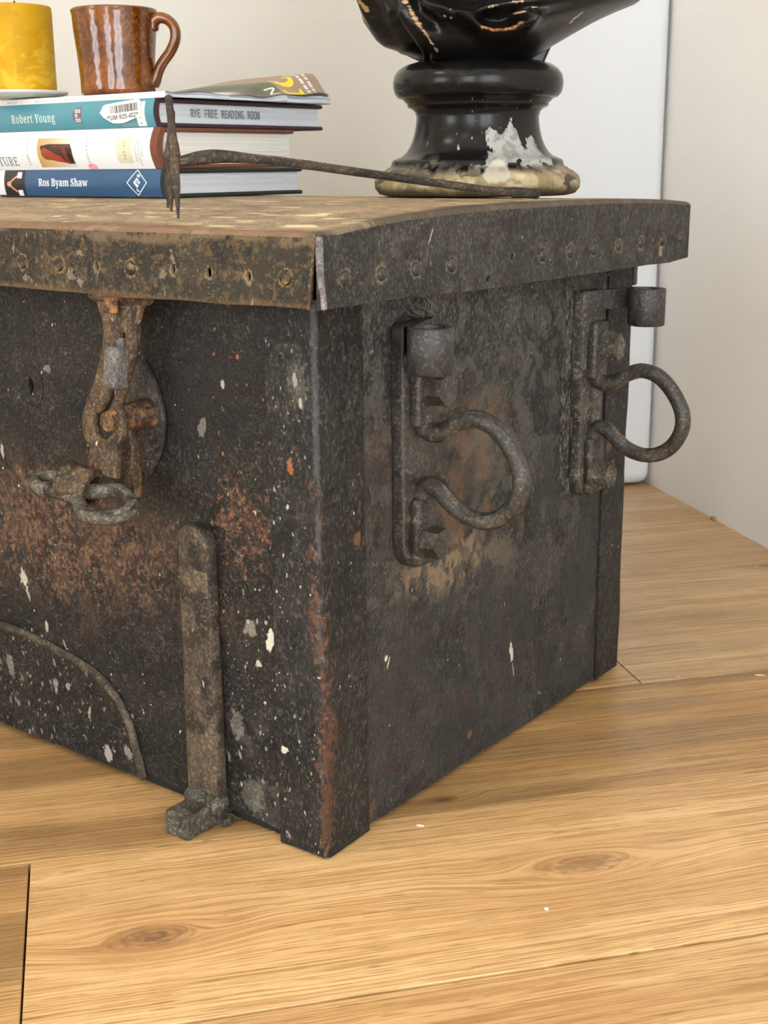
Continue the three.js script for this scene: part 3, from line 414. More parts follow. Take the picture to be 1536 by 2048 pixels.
// lid
{ const ZB = -0.5995, XL = LEFT - OV, x1 = OV, z1 = OV, rr = 0.0065, edgeB = (d) => d >= 0.003 ? 0 : 0.003 - Math.sqrt(Math.max(0, 0.000009 - (0.003 - d) ** 2));
  const edge = (d) => d >= rr ? 0 : rr - Math.sqrt(Math.max(0, rr * rr - (rr - d) ** 2));
  const us = []; for (let i = 0; i <= 24; i++) us.push(XL + (x1 - 0.012 - XL) * i / 24); for (const d of [0.010, 0.0085, 0.007, 0.0055, 0.004, 0.0028, 0.0017, 0.0009, 0.0003, 0]) us.push(x1 - d);
  const vs = [0, 0.0003, 0.0009, 0.0017, 0.0028, 0.004, 0.0055, 0.007, 0.0085, 0.010].map((d) => ZB + d); for (let i = 0; i <= 34; i++) vs.push(ZB + 0.012 + (z1 - 0.012 - ZB - 0.012) * i / 34); for (const d of [0.010, 0.0085, 0.007, 0.0055, 0.004, 0.0028, 0.0017, 0.0009, 0.0003, 0]) vs.push(z1 - d);
  const top = (x, z) => lidHeight(z) - Math.max(edge(x1 - x), edge(z1 - z), edgeB(z - ZB)) + 0.0012 * (fbm(x * 12, z * 12, 3) - 0.5);
  const g = surface(us.length - 1, vs.length - 1, (i, j) => { const x = us[Math.round(i * (us.length - 1))], z = vs[vs.length - 1 - Math.round(j * (vs.length - 1))]; return [x, top(x, z), z]; }, (i, j, p) => [(p[0] + 0.66) / 0.71, (p[2] + 0.62) / 0.67]);
  const under = surface(1, 8, (i, j) => [XL + 0.006 + (x1 - 0.012 - XL) * (1 - i), lidHeight(ZB + (z1 - ZB) * j) - 0.012, z1 - 0.005 - (z1 - ZB - 0.01) * j]);
  const lid = mesh('lid', join(g, under), topMat, trunk);
  // turned-down edges; the front one is splayed open at the corner
  const fs = [[XL, 0.545], [XL, 0.4932]]; for (const [x, y] of [[-0.3387, 0.4932], [-0.27, 0.4926], [-0.216, 0.4924], [-0.2045, 0.4905], [-0.16, 0.4916], [-0.1, 0.4930], [-0.0534, 0.4924], [-0.01, 0.4938], [0.034, 0.4936]]) fs.push([x, y]); fs.push([0.0395, 0.546]);
  const fsh = shapeOf(fs); for (const [x, y, a, b] of HOLES_FRONT) fsh.holes.push(holeOf(x, y, a, b));
  mesh('lid_front_edge', sheetUV(slab(fsh, 0.0035, 0.0006, OV - 0.0033), -0.5, 0.48, 0.55, 0.08, (x, y) => [x, y]), lidFrontMat, lid);
  mesh('folded_seam', wobble(boxUV(join(sweep([[0.0392, 0.549, OV - 0.001], [0.0385, 0.53, OV + 0.0006], [0.0362, 0.51, OV + 0.0018], [0.0345, 0.4938, OV + 0.002]], 0.0015, { n: 20, sides: 8, flatten: 0.9 }))), 0.0004, 120), haspIron, lid);
  const ss = [[-OV + 0.001, 0.5478], [-OV - 0.0005, 0.4932]]; for (const [z, y] of [[0.02, 0.4934], [-0.0552, 0.4936], [-0.12, 0.4922], [-0.2044, 0.4908], [-0.23, 0.4921], [-0.3, 0.4908], [-0.391, 0.4911], [-0.5, 0.4915], [-0.55, 0.4905]]) ss.push([-z, y]); ss.push([0.5985, 0.4935], [0.5985, 0.551]);
  for (let z = -0.58; z < 0.03; z += 0.03) ss.push([-z, lidHeight(z) - rr + 0.002]);
  const ssh = shapeOf(ss); for (const [z, y, a, b] of HOLES_SIDE) ssh.holes.push(holeOf(-z, y, a, b));
  const sg = slab(ssh, 0.0035, 0.0006, OV - 0.0033); sg.rotateY(Math.PI / 2);
  mesh('lid_side_edge', sheetUV(sg, -0.62, 0.48, 0.67, 0.09, (x, y, z) => [z, y]), lidSideMat, lid);
  mesh('worn_fold', wobble(boxUV(sweep([[OV - 0.0012, 0.5465, OV - 0.002], [OV - 0.0006, 0.52, OV - 0.002], [OV + 0.0006, 0.494, OV - 0.0035]], 0.0030, { n: 16, sides: 10, flatten: 0.9 })), 0.0005, 110), wornIron, lid);
  mesh('lid_back_edge', boxUV(join(box(x1 - XL - 0.004, 0.052, 0.0035, [(x1 + XL) / 2, 0.5185, ZB + 0.002]), box(0.0035, 0.052, z1 - ZB - 0.006, [XL + 0.002, 0.5185, (z1 + ZB) / 2]))), darkIron, lid);
  const dome = new THREE.SphereGeometry(0.0062, 14, 8, 0, Math.PI * 2, 0, Math.PI / 2); dome.scale(1, 0.62, 1); dome.rotateX(Math.PI / 2);
  const rv = boxUV(dome), rnd = rng(3);
  for (const x of RIVETS_FRONT) { const m = mesh('rivet', rv, haspIron, lid); m.position.set(x, 0.5155 + 0.001 * rnd(), OV); m.rotation.z = rnd() * 6; }
  for (const z of RIVETS_SIDE) { const m = mesh('rivet', rv, darkIron, lid); m.position.set(OV, 0.5145 + 0.0015 * rnd(), z); m.rotation.set(0, Math.PI / 2, 0); m.scale.setScalar(0.9 + 0.2 * rnd()); }
  mesh('hinge_end', wobble(boxUV(box(0.03, 0.03, 0.008, [-0.015, 0.478, -0.561], 0.002)), 0.001, 80), darkIron, trunk); }

// handle brackets on the side
function handleBracket(zc, m) {
  const b = new THREE.Group(); b.userData.base = 'handle_bracket'; b.name = trunk.children.some((c) => c.name === 'handle_bracket') ? 'handle_bracket_001' : 'handle_bracket'; trunk.add(b); b.position.z = zc;
  const s = new THREE.Shape(); s.moveTo(-0.0245, 0.268); s.absarc(0, 0.268, 0.0245, Math.PI, 0, false); s.lineTo(0.0245, 0.462); s.lineTo(0.0195, 0.467); s.lineTo(-0.0195, 0.467); s.lineTo(-0.0245, 0.462); s.closePath();
  const pg = slab(s, 0.0135, 0.002, -0.003, 10); pg.rotateY(Math.PI / 2);
  mesh('mounting_plate', wobble(boxUV(pg), 0.0009, 50, 0.9), m > 0 ? handleIron : dustyIron, b);
  // arm and rolled eye
  const bx = 0.05, bz = m * 0.04, R0 = 0.0165;
  const path = [[0.005, -m * 0.022], [0.0105, -m * 0.012], [0.0145, m * 0.002], [0.0205, m * 0.016]];
  const start = Math.atan2(m * 0.0145, -0.0162); for (let i = 0; i <= 5; i++) { const a = start + m * (i - 1) * -0.12; path.push([bx + R0 * Math.cos(a) - 0.0045 + 0.0009 * i, bz + R0 * Math.sin(a) * 0.9]); }
  const cv = new THREE.CatmullRomCurve3(path.slice(0, 6).map(([x, z]) => new THREE.Vector3(x, 0, z)));
  const th = 0.0034, bottom = (t) => 0.4475 - 0.036 * sm(0.42, 0.0, t) - 0.018 * sm(0.72, 1.0, t);
  const strip = surface(4, 40, (i, j) => { const P = cv.getPoint(j), T = cv.getTangent(j), k = Math.round(i * 4) % 4, sd = (k === 0 || k === 3) ? 1 : -1, up = k < 2; return [P.x + T.z * th * sd, up ? 0.468 : bottom(j), P.z - T.x * th * sd]; });
  const barrel = lathe([[0.0132, -0.0195], [0.0186, -0.0195], [0.0196, -0.0183], [0.0197, 0.0183], [0.0188, 0.0195], [0.0132, 0.0195], [0.0128, 0.0185], [0.0128, -0.0185], [0.0132, -0.0195]], 40); barrel.translate(bx, 0.4487, bz);
  const arm = creased(flat(strip), 0.8);
  { const uv = barrel.attributes.uv; for (let i = 0; i < uv.count; i++) uv.setXY(i, uv.getX(i) * 0.5, barrel.attributes.position.getY(i) / 0.25); }
  mesh('rolled_eye', wobble(join(barrel, boxUV(arm)), 0.0006, 60, 0.9), darkIron, b);
  // handle: forged bar, flattened to a foot at either end
  const ring = [[0.013, 0.385, 0], [0.0155, 0.374, 0], [0.0255, 0.369, 0], [0.038, 0.3735, 0], [0.052, 0.382, 0], [0.068, 0.3868, 0], [0.086, 0.3825, 0], [0.102, 0.369, 0], [0.1135, 0.35, 0], [0.1155, 0.332, 0], [0.107, 0.313, 0], [0.0915, 0.301, 0], [0.073, 0.2975, 0], [0.055, 0.3015, 0], [0.041, 0.3105, 0], [0.029, 0.3195, 0], [0.019, 0.3205, 0], [0.0135, 0.311, 0], [0.0125, 0.298, 0]];
  const rad = (t) => 0.0079 + 0.0012 * sm(0.2, 0, t) + 0.0012 * sm(0.82, 1, t);
  const feet = join(box(0.013, 0.062, 0.029, [0.0145, 0.405, 0.001], 0.005, 3), box(0.013, 0.064, 0.030, [0.0145, 0.279, 0.001], 0.006, 3));
  mesh('ring_handle', boxUV(wobble(join(sweep(ring, rad, { n: 130, sides: 16, side: [0, 0, 1] }), feet), 0.0008, 55, 1.0)), handleIron, b);
  for (const [y, z, tw] of [[0.4085, -0.004, 0.3], [0.2705, 0.004, 0.1]]) {
    const nut = new THREE.CylinderGeometry(0.0145, 0.0155, 0.019, 6, 1); nut.rotateZ(-Math.PI / 2); nut.rotateX(tw); nut.translate(0.029, y, z);
    const w = new THREE.CylinderGeometry(0.0165, 0.017, 0.004, 20); w.rotateZ(-Math.PI / 2); w.translate(0.0205, y, z);
    mesh('bolt', boxUV(wobble(join(nut, w), 0.0011, 80, 0.6)), m > 0 ? handleIron : dustyIron, b);
  }
  return b;
}
handleBracket(-0.129, 1); handleBracket(-0.4475, -1);

// ---------------------------------------------------------------- on the lid: books, magazine, mug, candle
const canvasTex = (w, h, draw) => { const c = document.createElement('canvas'); c.width = w; c.height = h; const x = c.getContext('2d'); draw(x, w, h); const t = new THREE.CanvasTexture(c); t.colorSpace = THREE.SRGBColorSpace; t.magFilter = THREE.LinearFilter; return t; };
const PX = 4200;                                            // pixels per metre of print
function print(x, text, px, py, size, font, fill, { turn = 0, squeeze = 1, weight = '', space = 0 } = {}) { x.save(); x.translate(px, py); x.rotate(turn); x.scale(squeeze, 1); x.font = `${weight} ${size}px ${font}`; x.fillStyle = fill; x.textAlign = 'center'; x.textBaseline = 'middle'; if (space) { let w = 0; const ws = [...text].map((ch) => x.measureText(ch).width + space); w = ws.reduce((a, b) => a + b, 0); let q = -w / 2; [...text].forEach((ch, i) => { x.fillText(ch, q + (ws[i]) / 2, 0); q += ws[i]; }); } else x.fillText(text, 0, 0); x.restore(); }
const pageTex = (tone, seed) => { const t = new Tex(256, 256, 0.1, 0.05).fill((x, y, o) => { const l = fbm(x * 6 + seed, y * 2300, 2), b = fbm(x * 3, y * 260 + seed, 3), s = 0.9 + 0.12 * l + 0.10 * (b - 0.5); o[0] = tone[0] * s; o[1] = tone[1] * s; o[2] = tone[2] * s; o[3] = l; o[4] = 0.85; }); return texMat(t, 0.0004); };
const pagesMagazine = texMat(new Tex(256, 256, 0.1, 0.05).fill((x, y, o) => { const l = sm(0.42, 0.62, fbm(x * 9, y * 620, 2)), b = fbm(x * 14 + 3, y * 240, 3), s = 0.72 + 0.26 * l + 0.16 * (b - 0.5); o[0] = 214 * s; o[1] = 219 * s; o[2] = 228 * s; o[3] = l; o[4] = 0.6; }), 0.0004, { side: THREE.DoubleSide });
const pagesCool = pageTex([222, 226, 230], 1), pagesWarm = pageTex([230, 228, 218], 5);
const plain = (hex, rough = 0.6, extra = {}) => new THREE.MeshStandardMaterial({ color: hex, roughness: rough, ...extra });
const clothTex = (tone) => texMat(new Tex(128, 128, 0.03, 0.03).fill((x, y, o) => { const s = 0.86 + 0.28 * fbm(x * 900, y * 900, 2); o[0] = tone[0] * s; o[1] = tone[1] * s; o[2] = tone[2] * s; o[3] = vn(x * 2200, y * 2200); o[4] = 0.8; }), 0.0002);
// A book lies with its spine towards the trunk's front (+z) and its tail to the right; the origin is the tail end of the spine, at the bottom.
function book(name, label, at, L, W, T, { cloth, pages, printed, jacketGap = 0, bulge = 0.005, turn = 0, stamp }) {
  const t = thing(name, label, 'book', fromTrunk(...at), TURN + turn);
  const H = 0.0046, sq = 0.0052;
  for (const y of [H / 2, T - H / 2]) mesh('board', boxUV(box(L, H, W - 0.008, [-L / 2, y, -W / 2 - 0.004], 0.0022), 0.03), cloth, t);
  const arc = (off) => { const p = []; for (let i = 0; i <= 14; i++) { const a = i / 14; p.push([bulge * Math.sin(Math.PI * a) + off, T * a]); } return p; };
  const spineShape = (o1, o0, g0) => { const o = arc(o1), inn = arc(o0).reverse(); const s = shapeOf([...o, ...inn]); const g = slab(s, L - g0, 0, 0); g.rotateY(-Math.PI / 2); g.translate(-g0, 0, 0); return g; };   // shape x becomes +z, depth runs along -x
  mesh('spine', boxUV(spineShape(0, -0.008, 0), 0.03), cloth, t);
  const jk = surface(40, 16, (i, j) => [-jacketGap - i * (L - jacketGap), j * T, bulge * Math.sin(Math.PI * j) + 0.0007 + 0.0006 * (fbm(i * 20, j * 2, 2) - 0.5) * (jacketGap ? 1 : 0.3)], (i, j) => [1 - (jacketGap + i * (L - jacketGap)) / 0.30, j]);
  const back = surface(40, 16, (i, j) => [-jacketGap - (1 - i) * (L - jacketGap), j * T, bulge * Math.sin(Math.PI * j) + 0.0001]);
  mesh('dust_jacket', join(flat(flipped(jk)), flat(flipped(back))), new THREE.MeshPhysicalMaterial({ map: printed, roughness: 0.35, clearcoat: 0.35, clearcoatRoughness: 0.25, side: THREE.DoubleSide }), t);
  const pg = box(L - 2 * sq, T - 2 * H, W - 0.012, [-L / 2, T / 2, -W / 2 - 0.002], 0.0005, 1);
  mesh('page_block', boxUV(pg, 0.1), pages, t);
  if (stamp) stamp(t, L, W, T);
  return t;
}
function flipped(g) { const i = g.index.array; for (let k = 0; k < i.length; k += 3) { const q = i[k]; i[k] = i[k + 1]; i[k + 1] = q; } g.computeVertexNormals(); return g; }
const SW = Math.round(0.30 * PX);
// canvas x for a trunk x, given the spine's tail end
const cxOf = (x, tail) => SW - (tail - x) * PX;
const BZ = -0.241, TL1 = -0.416, TL2 = -0.4175, TL3 = -0.4245, TL4 = -0.4095, Y1 = 0.5632, T1 = 0.0315, T2 = 0.0440, T3 = 0.0305;
book('blue_book', 'thick hardback with a dark blue spine and diamond emblem, bottom of the book stack', [TL1, Y1, BZ], 0.295, 0.232, T1, { cloth: clothTex([46, 50, 48]), pages: pagesCool, jacketGap: 0.004, bulge: 0.003, printed: canvasTex(SW, Math.round(T1 * PX), (x, w, h) => {
  x.fillStyle = '#1f4e74'; x.fillRect(0, 0, w, h); const g = rng(2); for (let i = 0; i < 500; i++) { x.fillStyle = `rgba(${20 + g() * 60},${70 + g() * 50},${110 + g() * 40},0.10)`; x.fillRect(g() * w, g() * h, 20 + g() * 90, 1 + g() * 2); }
  const X = (v) => cxOf(v, TL1); x.fillStyle = '#dfe3ea'; x.fillRect(0, 0, X(-0.6975), h * 0.93); x.fillStyle = '#17181c'; x.fillRect(X(-0.6975), 0, X(-0.6575) - X(-0.6975), h * 0.95);
  x.strokeStyle = '#d79b72'; x.lineWidth = 9; x.lineCap = 'round'; const mx = X(-0.688), my = h * 0.52; for (const q of [-1, 1]) { x.beginPath(); x.moveTo(mx, my + q * 4); x.lineTo(X(-0.679), my + q * 26); x.lineTo(X(-0.670), my + q * 44); x.stroke(); } x.fillStyle = '#d79b72'; x.beginPath(); x.ellipse(mx, my, 17, 13, 0, 0, 7); x.fill(); x.fillStyle = '#e4e9f2'; for (const q of [-1, 1]) { x.fillRect(X(-0.672), my + q * 44 - 15, 36, 30); }
  print(x, 'Ros Byam Shaw', X(-0.587), h * 0.46, 50, 'serif', '#f3f1ea', { squeeze: 0.96, weight: 'bold' });
  const dx = X(-0.4585), dy = h * 0.46; x.strokeStyle = '#f1f2ee'; x.lineWidth = 4.5; const D = 58; x.beginPath(); x.moveTo(dx - D * 1.15, dy); x.quadraticCurveTo(dx - 4, dy - D + 2, dx, dy - D); x.quadraticCurveTo(dx + 4, dy - D + 2, dx + D * 1.15, dy); x.quadraticCurveTo(dx + 4, dy + D - 2, dx, dy + D); x.quadraticCurveTo(dx - 4, dy + D - 2, dx - D * 1.15, dy); x.closePath(); x.stroke();
  x.save(); x.translate(dx, dy); x.rotate(Math.PI / 4); x.fillStyle = '#f1f2ee'; x.fillRect(-17, -17, 34, 34); x.restore(); print(x, 'p', dx, dy - 2, 34, 'sans-serif', '#1f4e74', { turn: -1.2, weight: 'bold' }); print(x, 's', dx + 8, dy - 32, 36, 'sans-serif', '#f1f2ee', { turn: -1.2, weight: 'bold' }); print(x, 'r', dx + 2, dy + 34, 36, 'sans-serif', '#f1f2ee', { turn: -1.2, weight: 'bold' });
  for (let i = 0; i < 50; i++) { x.fillStyle = ['#1a1c22', '#5a2c38', '#27406a', '#16161a', '#6d2430'][Math.floor(g() * 5)]; x.fillRect(g() * w, h - 5 - g() * 3, 20 + g() * 40, 9); } x.fillStyle = '#141518'; x.fillRect(0, h - 5, w, 5);
}) });
book('white_book', 'thick hardback with a white spine picturing a red chair, above the blue book', [TL2, Y1 + T1 + 0.0004, BZ + 0.001], 0.292, 0.221, T2, { cloth: clothTex([116, 72, 54]), pages: pagesWarm, jacketGap: 0.011, bulge: 0.0075, printed: canvasTex(SW, Math.round(T2 * PX), (x, w, h) => {
  x.fillStyle = '#e9e9e8'; x.fillRect(0, 0, w, h);
  const X = (v) => cxOf(v, TL2); print(x, 'TURE', X(-0.682), h * 0.78, 60, 'serif', '#2c3540', { squeeze: 1.0, space: 2 });
  print(x, '1500 – 1900', X(-0.6415), h * 0.52, 22, 'serif', '#50545a', { turn: -Math.PI / 2, space: 1.5 });
  const a = X(-0.6225), b = X(-0.5565); const gr = x.createLinearGradient(a, 0, b, 0); gr.addColorStop(0, '#c09758'); gr.addColorStop(0.6, '#d7c3a0'); gr.addColorStop(1, '#d6dbe2'); x.fillStyle = gr; x.fillRect(a, h * 0.19, b - a, h * 0.75);
  const q = (pts, f) => { x.fillStyle = f; x.beginPath(); pts.forEach(([u, v], i) => { const X2 = a + u * (b - a), Y2 = h * 0.19 + v * h * 0.75; i ? x.lineTo(X2, Y2) : x.moveTo(X2, Y2); }); x.closePath(); x.fill(); };
  q([[0.08, 0.26], [0.3, 0.2], [0.9, 0.22], [0.95, 0.42], [0.96, 0.9], [0.8, 0.86], [0.5, 0.78], [0.2, 0.72], [0.12, 0.62]], '#3a130f'); q([[0.1, 0.4], [0.2, 0.32], [0.42, 0.5], [0.62, 0.62], [0.74, 0.86], [0.5, 0.8], [0.14, 0.66]], '#9c3a26'); q([[0.66, 0.34], [0.76, 0.32], [0.86, 0.9], [0.74, 0.86]], '#6a2a1c'); q([[0.78, 0.36], [0.93, 0.4], [0.94, 0.84], [0.84, 0.8]], '#170907'); q([[0.4, 0.25], [0.88, 0.27], [0.9, 0.33], [0.4, 0.31]], '#61291b');
  print(x, 'DAVID KNELL', X(-0.5335), h * 0.55, 20, 'serif', '#6b6468', { turn: -Math.PI / 2, space: 0.5 }); x.fillStyle = 'rgba(240,80,90,0.45)'; x.beginPath(); x.ellipse(X(-0.531), h * 0.94, 34, 16, 0, 0, 7); x.fill();
  x.fillStyle = '#d9d2b4'; x.beginPath(); x.roundRect(X(-0.4835), h * 0.24, X(-0.458) - X(-0.4835), h * 0.62, 16); x.fill(); print(x, '749.22', X(-0.4705), h * 0.55, 25, 'monospace', '#7d775f', { turn: -Math.PI / 2 });
  ['ANTIQUE', "COLLECTORS'", 'CLUB'].forEach((s, i) => print(x, s, X(-0.4525 + i * 0.0052), h * (0.6 - 0.02 * i), 19, 'serif', '#7a7a78', { turn: -Math.PI / 2 }));
}) });
const stampMat = new THREE.MeshStandardMaterial({ roughness: 0.9, transparent: true, map: (() => { const c = document.createElement('canvas'); c.width = 1024; c.height = 128; const x = c.getContext('2d'); x.clearRect(0, 0, 1024, 128); x.fillStyle = 'rgba(110,120,126,0.95)'; x.font = 'bold 74px monospace'; x.textBaseline = 'middle'; x.setTransform(0.96, 0, 0.05, 1.25, 8, 0); x.fillText('RYE FREE READING ROOM', 0, 52, 1030); const t = new THREE.CanvasTexture(c); t.colorSpace = THREE.SRGBColorSpace; t.magFilter = THREE.LinearFilter; return t; })() });
book('teal_book', 'hardback with a teal spine, peeling barcode sticker and stamped page edges, third in the stack', [TL3, Y1 + T1 + T2 + 0.0008, BZ], 0.285, 0.284, T3, { cloth: clothTex([74, 52, 58]), pages: pagesCool, jacketGap: 0.0, bulge: 0.004, printed: canvasTex(SW, Math.round(T3 * PX), (x, w, h) => {
  const g = rng(6); x.fillStyle = '#4c8d9b'; x.fillRect(0, 0, w, h); for (let i = 0; i < 400; i++) { x.fillStyle = `rgba(${50 + g() * 60},${120 + g() * 60},${140 + g() * 40},0.12)`; x.fillRect(g() * w, g() * h, 30 + g() * 100, 1 + g() * 2); }
  const X = (v) => cxOf(v, TL3); print(x, 'Robert Young', X(-0.632), h * 0.55, 52, 'serif', '#ecebd8', { squeeze: 0.86, space: 5 });
  const hx = X(-0.552); x.fillStyle = '#6f5b63'; x.beginPath(); x.moveTo(hx - 36, h * 0.5); x.lineTo(hx - 14, h * 0.26); x.lineTo(hx + 24, h * 0.2); x.lineTo(hx + 32, h * 0.1); x.lineTo(hx + 34, h * 0.9); x.lineTo(hx + 24, h * 0.76); x.lineTo(hx - 12, h * 0.76); x.closePath(); x.fill(); x.fillStyle = '#e6e4dc'; for (const [u, v] of [[-12, 0.28], [8, 0.28], [-12, 0.44], [-12, 0.61], [8, 0.61]]) { x.fillRect(hx + u, h * v, 16, h * 0.12); x.fillStyle = '#4a3c42'; x.fillRect(hx + u + 5, h * v + 4, 6, h * 0.12 - 8); x.fillStyle = '#e6e4dc'; }
  x.fillStyle = '#e4e6e2'; x.fillRect(X(-0.452), h * 0.1, X(-0.4385) - X(-0.452), h * 0.86); x.fillStyle = '#7d8f96'; x.fillRect(X(-0.478), h * 0.84, X(-0.452) - X(-0.478), h * 0.12); print(x, '4 7', X(-0.4465), h * 0.78, 20, 'monospace', '#50555a', { turn: -1.5 });
}), stamp: (t, L, W, T) => {
  const s = new THREE.Shape(); s.moveTo(-0.0835, 0.0168); s.lineTo(-0.078, 0.0115); s.lineTo(-0.066, 0.0055); s.quadraticCurveTo(-0.05, 0.0035, -0.037, 0.008); s.lineTo(-0.0205, 0.0120); s.lineTo(-0.0195, 0.0285); s.quadraticCurveTo(-0.022, 0.0305, -0.028, 0.0298); s.lineTo(-0.074, 0.0255); s.quadraticCurveTo(-0.079, 0.0245, -0.080, 0.0205); s.closePath();
  const g = new THREE.ShapeGeometry(s, 10), p = g.attributes.position, uv = g.attributes.uv; for (let i = 0; i < p.count; i++) { const a = p.getX(i), b = p.getY(i); uv.setXY(i, (a + 0.085) / 0.067, b / 0.032); p.setZ(i, 0.0045 + 0.004 * Math.sin(Math.PI * Math.min(1, Math.max(0, b / T))) * 0.2 + 0.003 * sm(-0.06, -0.084, a)); } g.computeVertexNormals();
  mesh('barcode_sticker', g, new THREE.MeshStandardMaterial({ roughness: 0.55, side: THREE.DoubleSide, map: canvasTex(512, 256, (x, w, h) => { x.fillStyle = '#efeade'; x.fillRect(0, 0, w, h); x.save(); x.translate(w * 0.56, h * 0.34); x.rotate(-0.075); const q = rng(9); x.fillStyle = '#24252a'; for (let u = -160; u < 175; u += 4 + q() * 5) x.fillRect(u, -30, 1.5 + q() * 4, 66); x.restore(); print(x, '*UM-925-402*', w * 0.55, h * 0.62, 58, 'sans-serif', '#26272c', { turn: -0.075, weight: 'bold', squeeze: 0.98 }); }) }), t);
  const st = new THREE.PlaneGeometry(0.132, 0.017); st.rotateY(Math.PI / 2); st.rotateX(0.0); st.translate(-0.0031, T * 0.52, -0.119); mesh('page_stamp', st, stampMat, t);
} });
// magazine: flat spine, wavy leaves, its top cover curling up at the far corner
{ const L = 0.285, W = 0.282, T = 0.0056, y0 = Y1 + T1 + T2 + T3 + 0.0012;
  const t = thing('magazine', 'glossy magazine with wavy pages and a curled up cover, on top of the books', 'magazine', fromTrunk(TL4, y0, BZ - 0.001), TURN);
  const wave = (x, z) => 0.0035 * sm(0.05, 0.25, -z) * Math.sin(-z * 34 + 0.6) + 0.0012 * Math.sin(z * 90 + x * 9);
  const topAt = (x, z) => T * (1 - 0.1 * sm(0.1, 0.28, -z)) + wave(x, z) * 0.9 + 0.0045 * sm(0.2, 0.285, -z) * sm(-0.2, 0, x), LW = W - 0.003;
  const lines = (i, j) => [i * 2.8, j * 0.13];
  const tail = surface(90, 6, (i, j) => [-0.0006 + 0.0007 * (fbm(i * 40, j * 9, 2) - 0.5), j * topAt(0, -i * LW), -i * LW], lines);
  const fore = surface(60, 4, (i, j) => [-i * L, j * topAt(-i * L, -LW), -LW], lines), lid2 = surface(40, 50, (i, j) => [-0.0006 - i * (L - 0.001), topAt(-i * L, -j * LW), -j * LW], (i, j) => [i, j]);
  mesh('page_block', join(flipped(tail), flipped(fore), flipped(lid2)), pagesMagazine, t);
  const g = rng(8), leaves = [];
  for (let k = 0; k < 5; k++) { const up = 0.0006 + 0.0014 * k * g(), len = LW - 0.004 * g(); leaves.push(surface(10, 50, (i, j) => { const z = -j * len, x = -i * L; return [x, topAt(x, z) + up * sm(0.17, 0.285, -z) * sm(-0.16, 0, x) + 0.0001 * k, z]; })); }
  mesh('loose_leaves', join(...leaves), new THREE.MeshStandardMaterial({ color: 0xdfe3e8, roughness: 0.45, side: THREE.DoubleSide }), t).userData.kind = 'stuff';
  const sp = new THREE.PlaneGeometry(L, T + 0.0008); sp.translate(-L / 2, T / 2, 0.0006); { const uv = sp.attributes.uv; for (let i = 0; i < uv.count; i++) uv.setX(i, 1 - (1 - uv.getX(i)) * L / 0.30); }
  mesh('spine', sp, new THREE.MeshStandardMaterial({ roughness: 0.5, side: THREE.DoubleSide, map: canvasTex(SW, 34, (x, w, h) => { x.fillStyle = '#eceae6'; x.fillRect(0, 0, w, h); print(x, 'BUGLE & SIDUOUS @ AUTUMN BEST AUCTIONS @ COLLECTING CORNISHWARE', cxOf(-0.552, TL4), h * 0.5, 20, 'sans-serif', '#9a9690', { squeeze: 0.94 }); print(x, 'MAR 2023', cxOf(-0.675, TL4), h * 0.5, 18, 'sans-serif', '#9a9690'); }) }), t);
  const cover = surface(40, 50, (i, j) => { const x = -i * L, z = -j * W; const lift = sm(0.0, 0.285, -z); return [x - 0.001, topAt(x, z) + 0.0006 + 0.0004 * lift + curl(i, j), z]; }, (i, j) => [j, i]);
  function curl(i, j) { const a = Math.max(0, j - 0.30) / 0.70, d = i * L; return 0.031 * a ** 1.25 * sm(0, 0.032, d) * (1 - sm(0.12, 0.285, d) * 0.8); }
  mesh('cover', flipped(cover), new THREE.MeshStandardMaterial({ roughness: 0.4, side: THREE.DoubleSide, map: canvasTex(1024, 1024, (x, w, h) => {
    x.fillStyle = '#c9b7a2'; x.fillRect(0, 0, w, h); x.fillStyle = '#d9d2c6'; x.fillRect(0, 0, w * 0.42, h); x.fillStyle = '#57564e'; x.fillRect(w * 0.42, 0, w * 0.28, h); x.fillStyle = '#5d6a48'; x.fillRect(w * 0.62, 0, w * 0.09, h); x.fillStyle = '#a88a72'; x.fillRect(w * 0.71, 0, w * 0.29, h);
    print(x, 'IC', w * 0.79, h * 0.93, 170, 'sans-serif', '#f4dc28', { weight: 'bold', turn: -Math.PI / 2 }); print(x, 'N', w * 0.66, h * 0.96, 90, 'sans-serif', '#f2efe8', { turn: -Math.PI / 2 });
    const q = rng(12); x.fillStyle = '#efece4'; for (const [u, n] of [[0.875, 9], [0.915, 8], [0.40, 7], [0.43, 8], [0.46, 7]]) for (let k = 0, v = h - 8; k < n; k++) { const l = 8 + q() * 16; x.fillRect(w * u, v - l, 20, l); v -= l + 5; }   // small print, too small to read
  }) }), t);
}
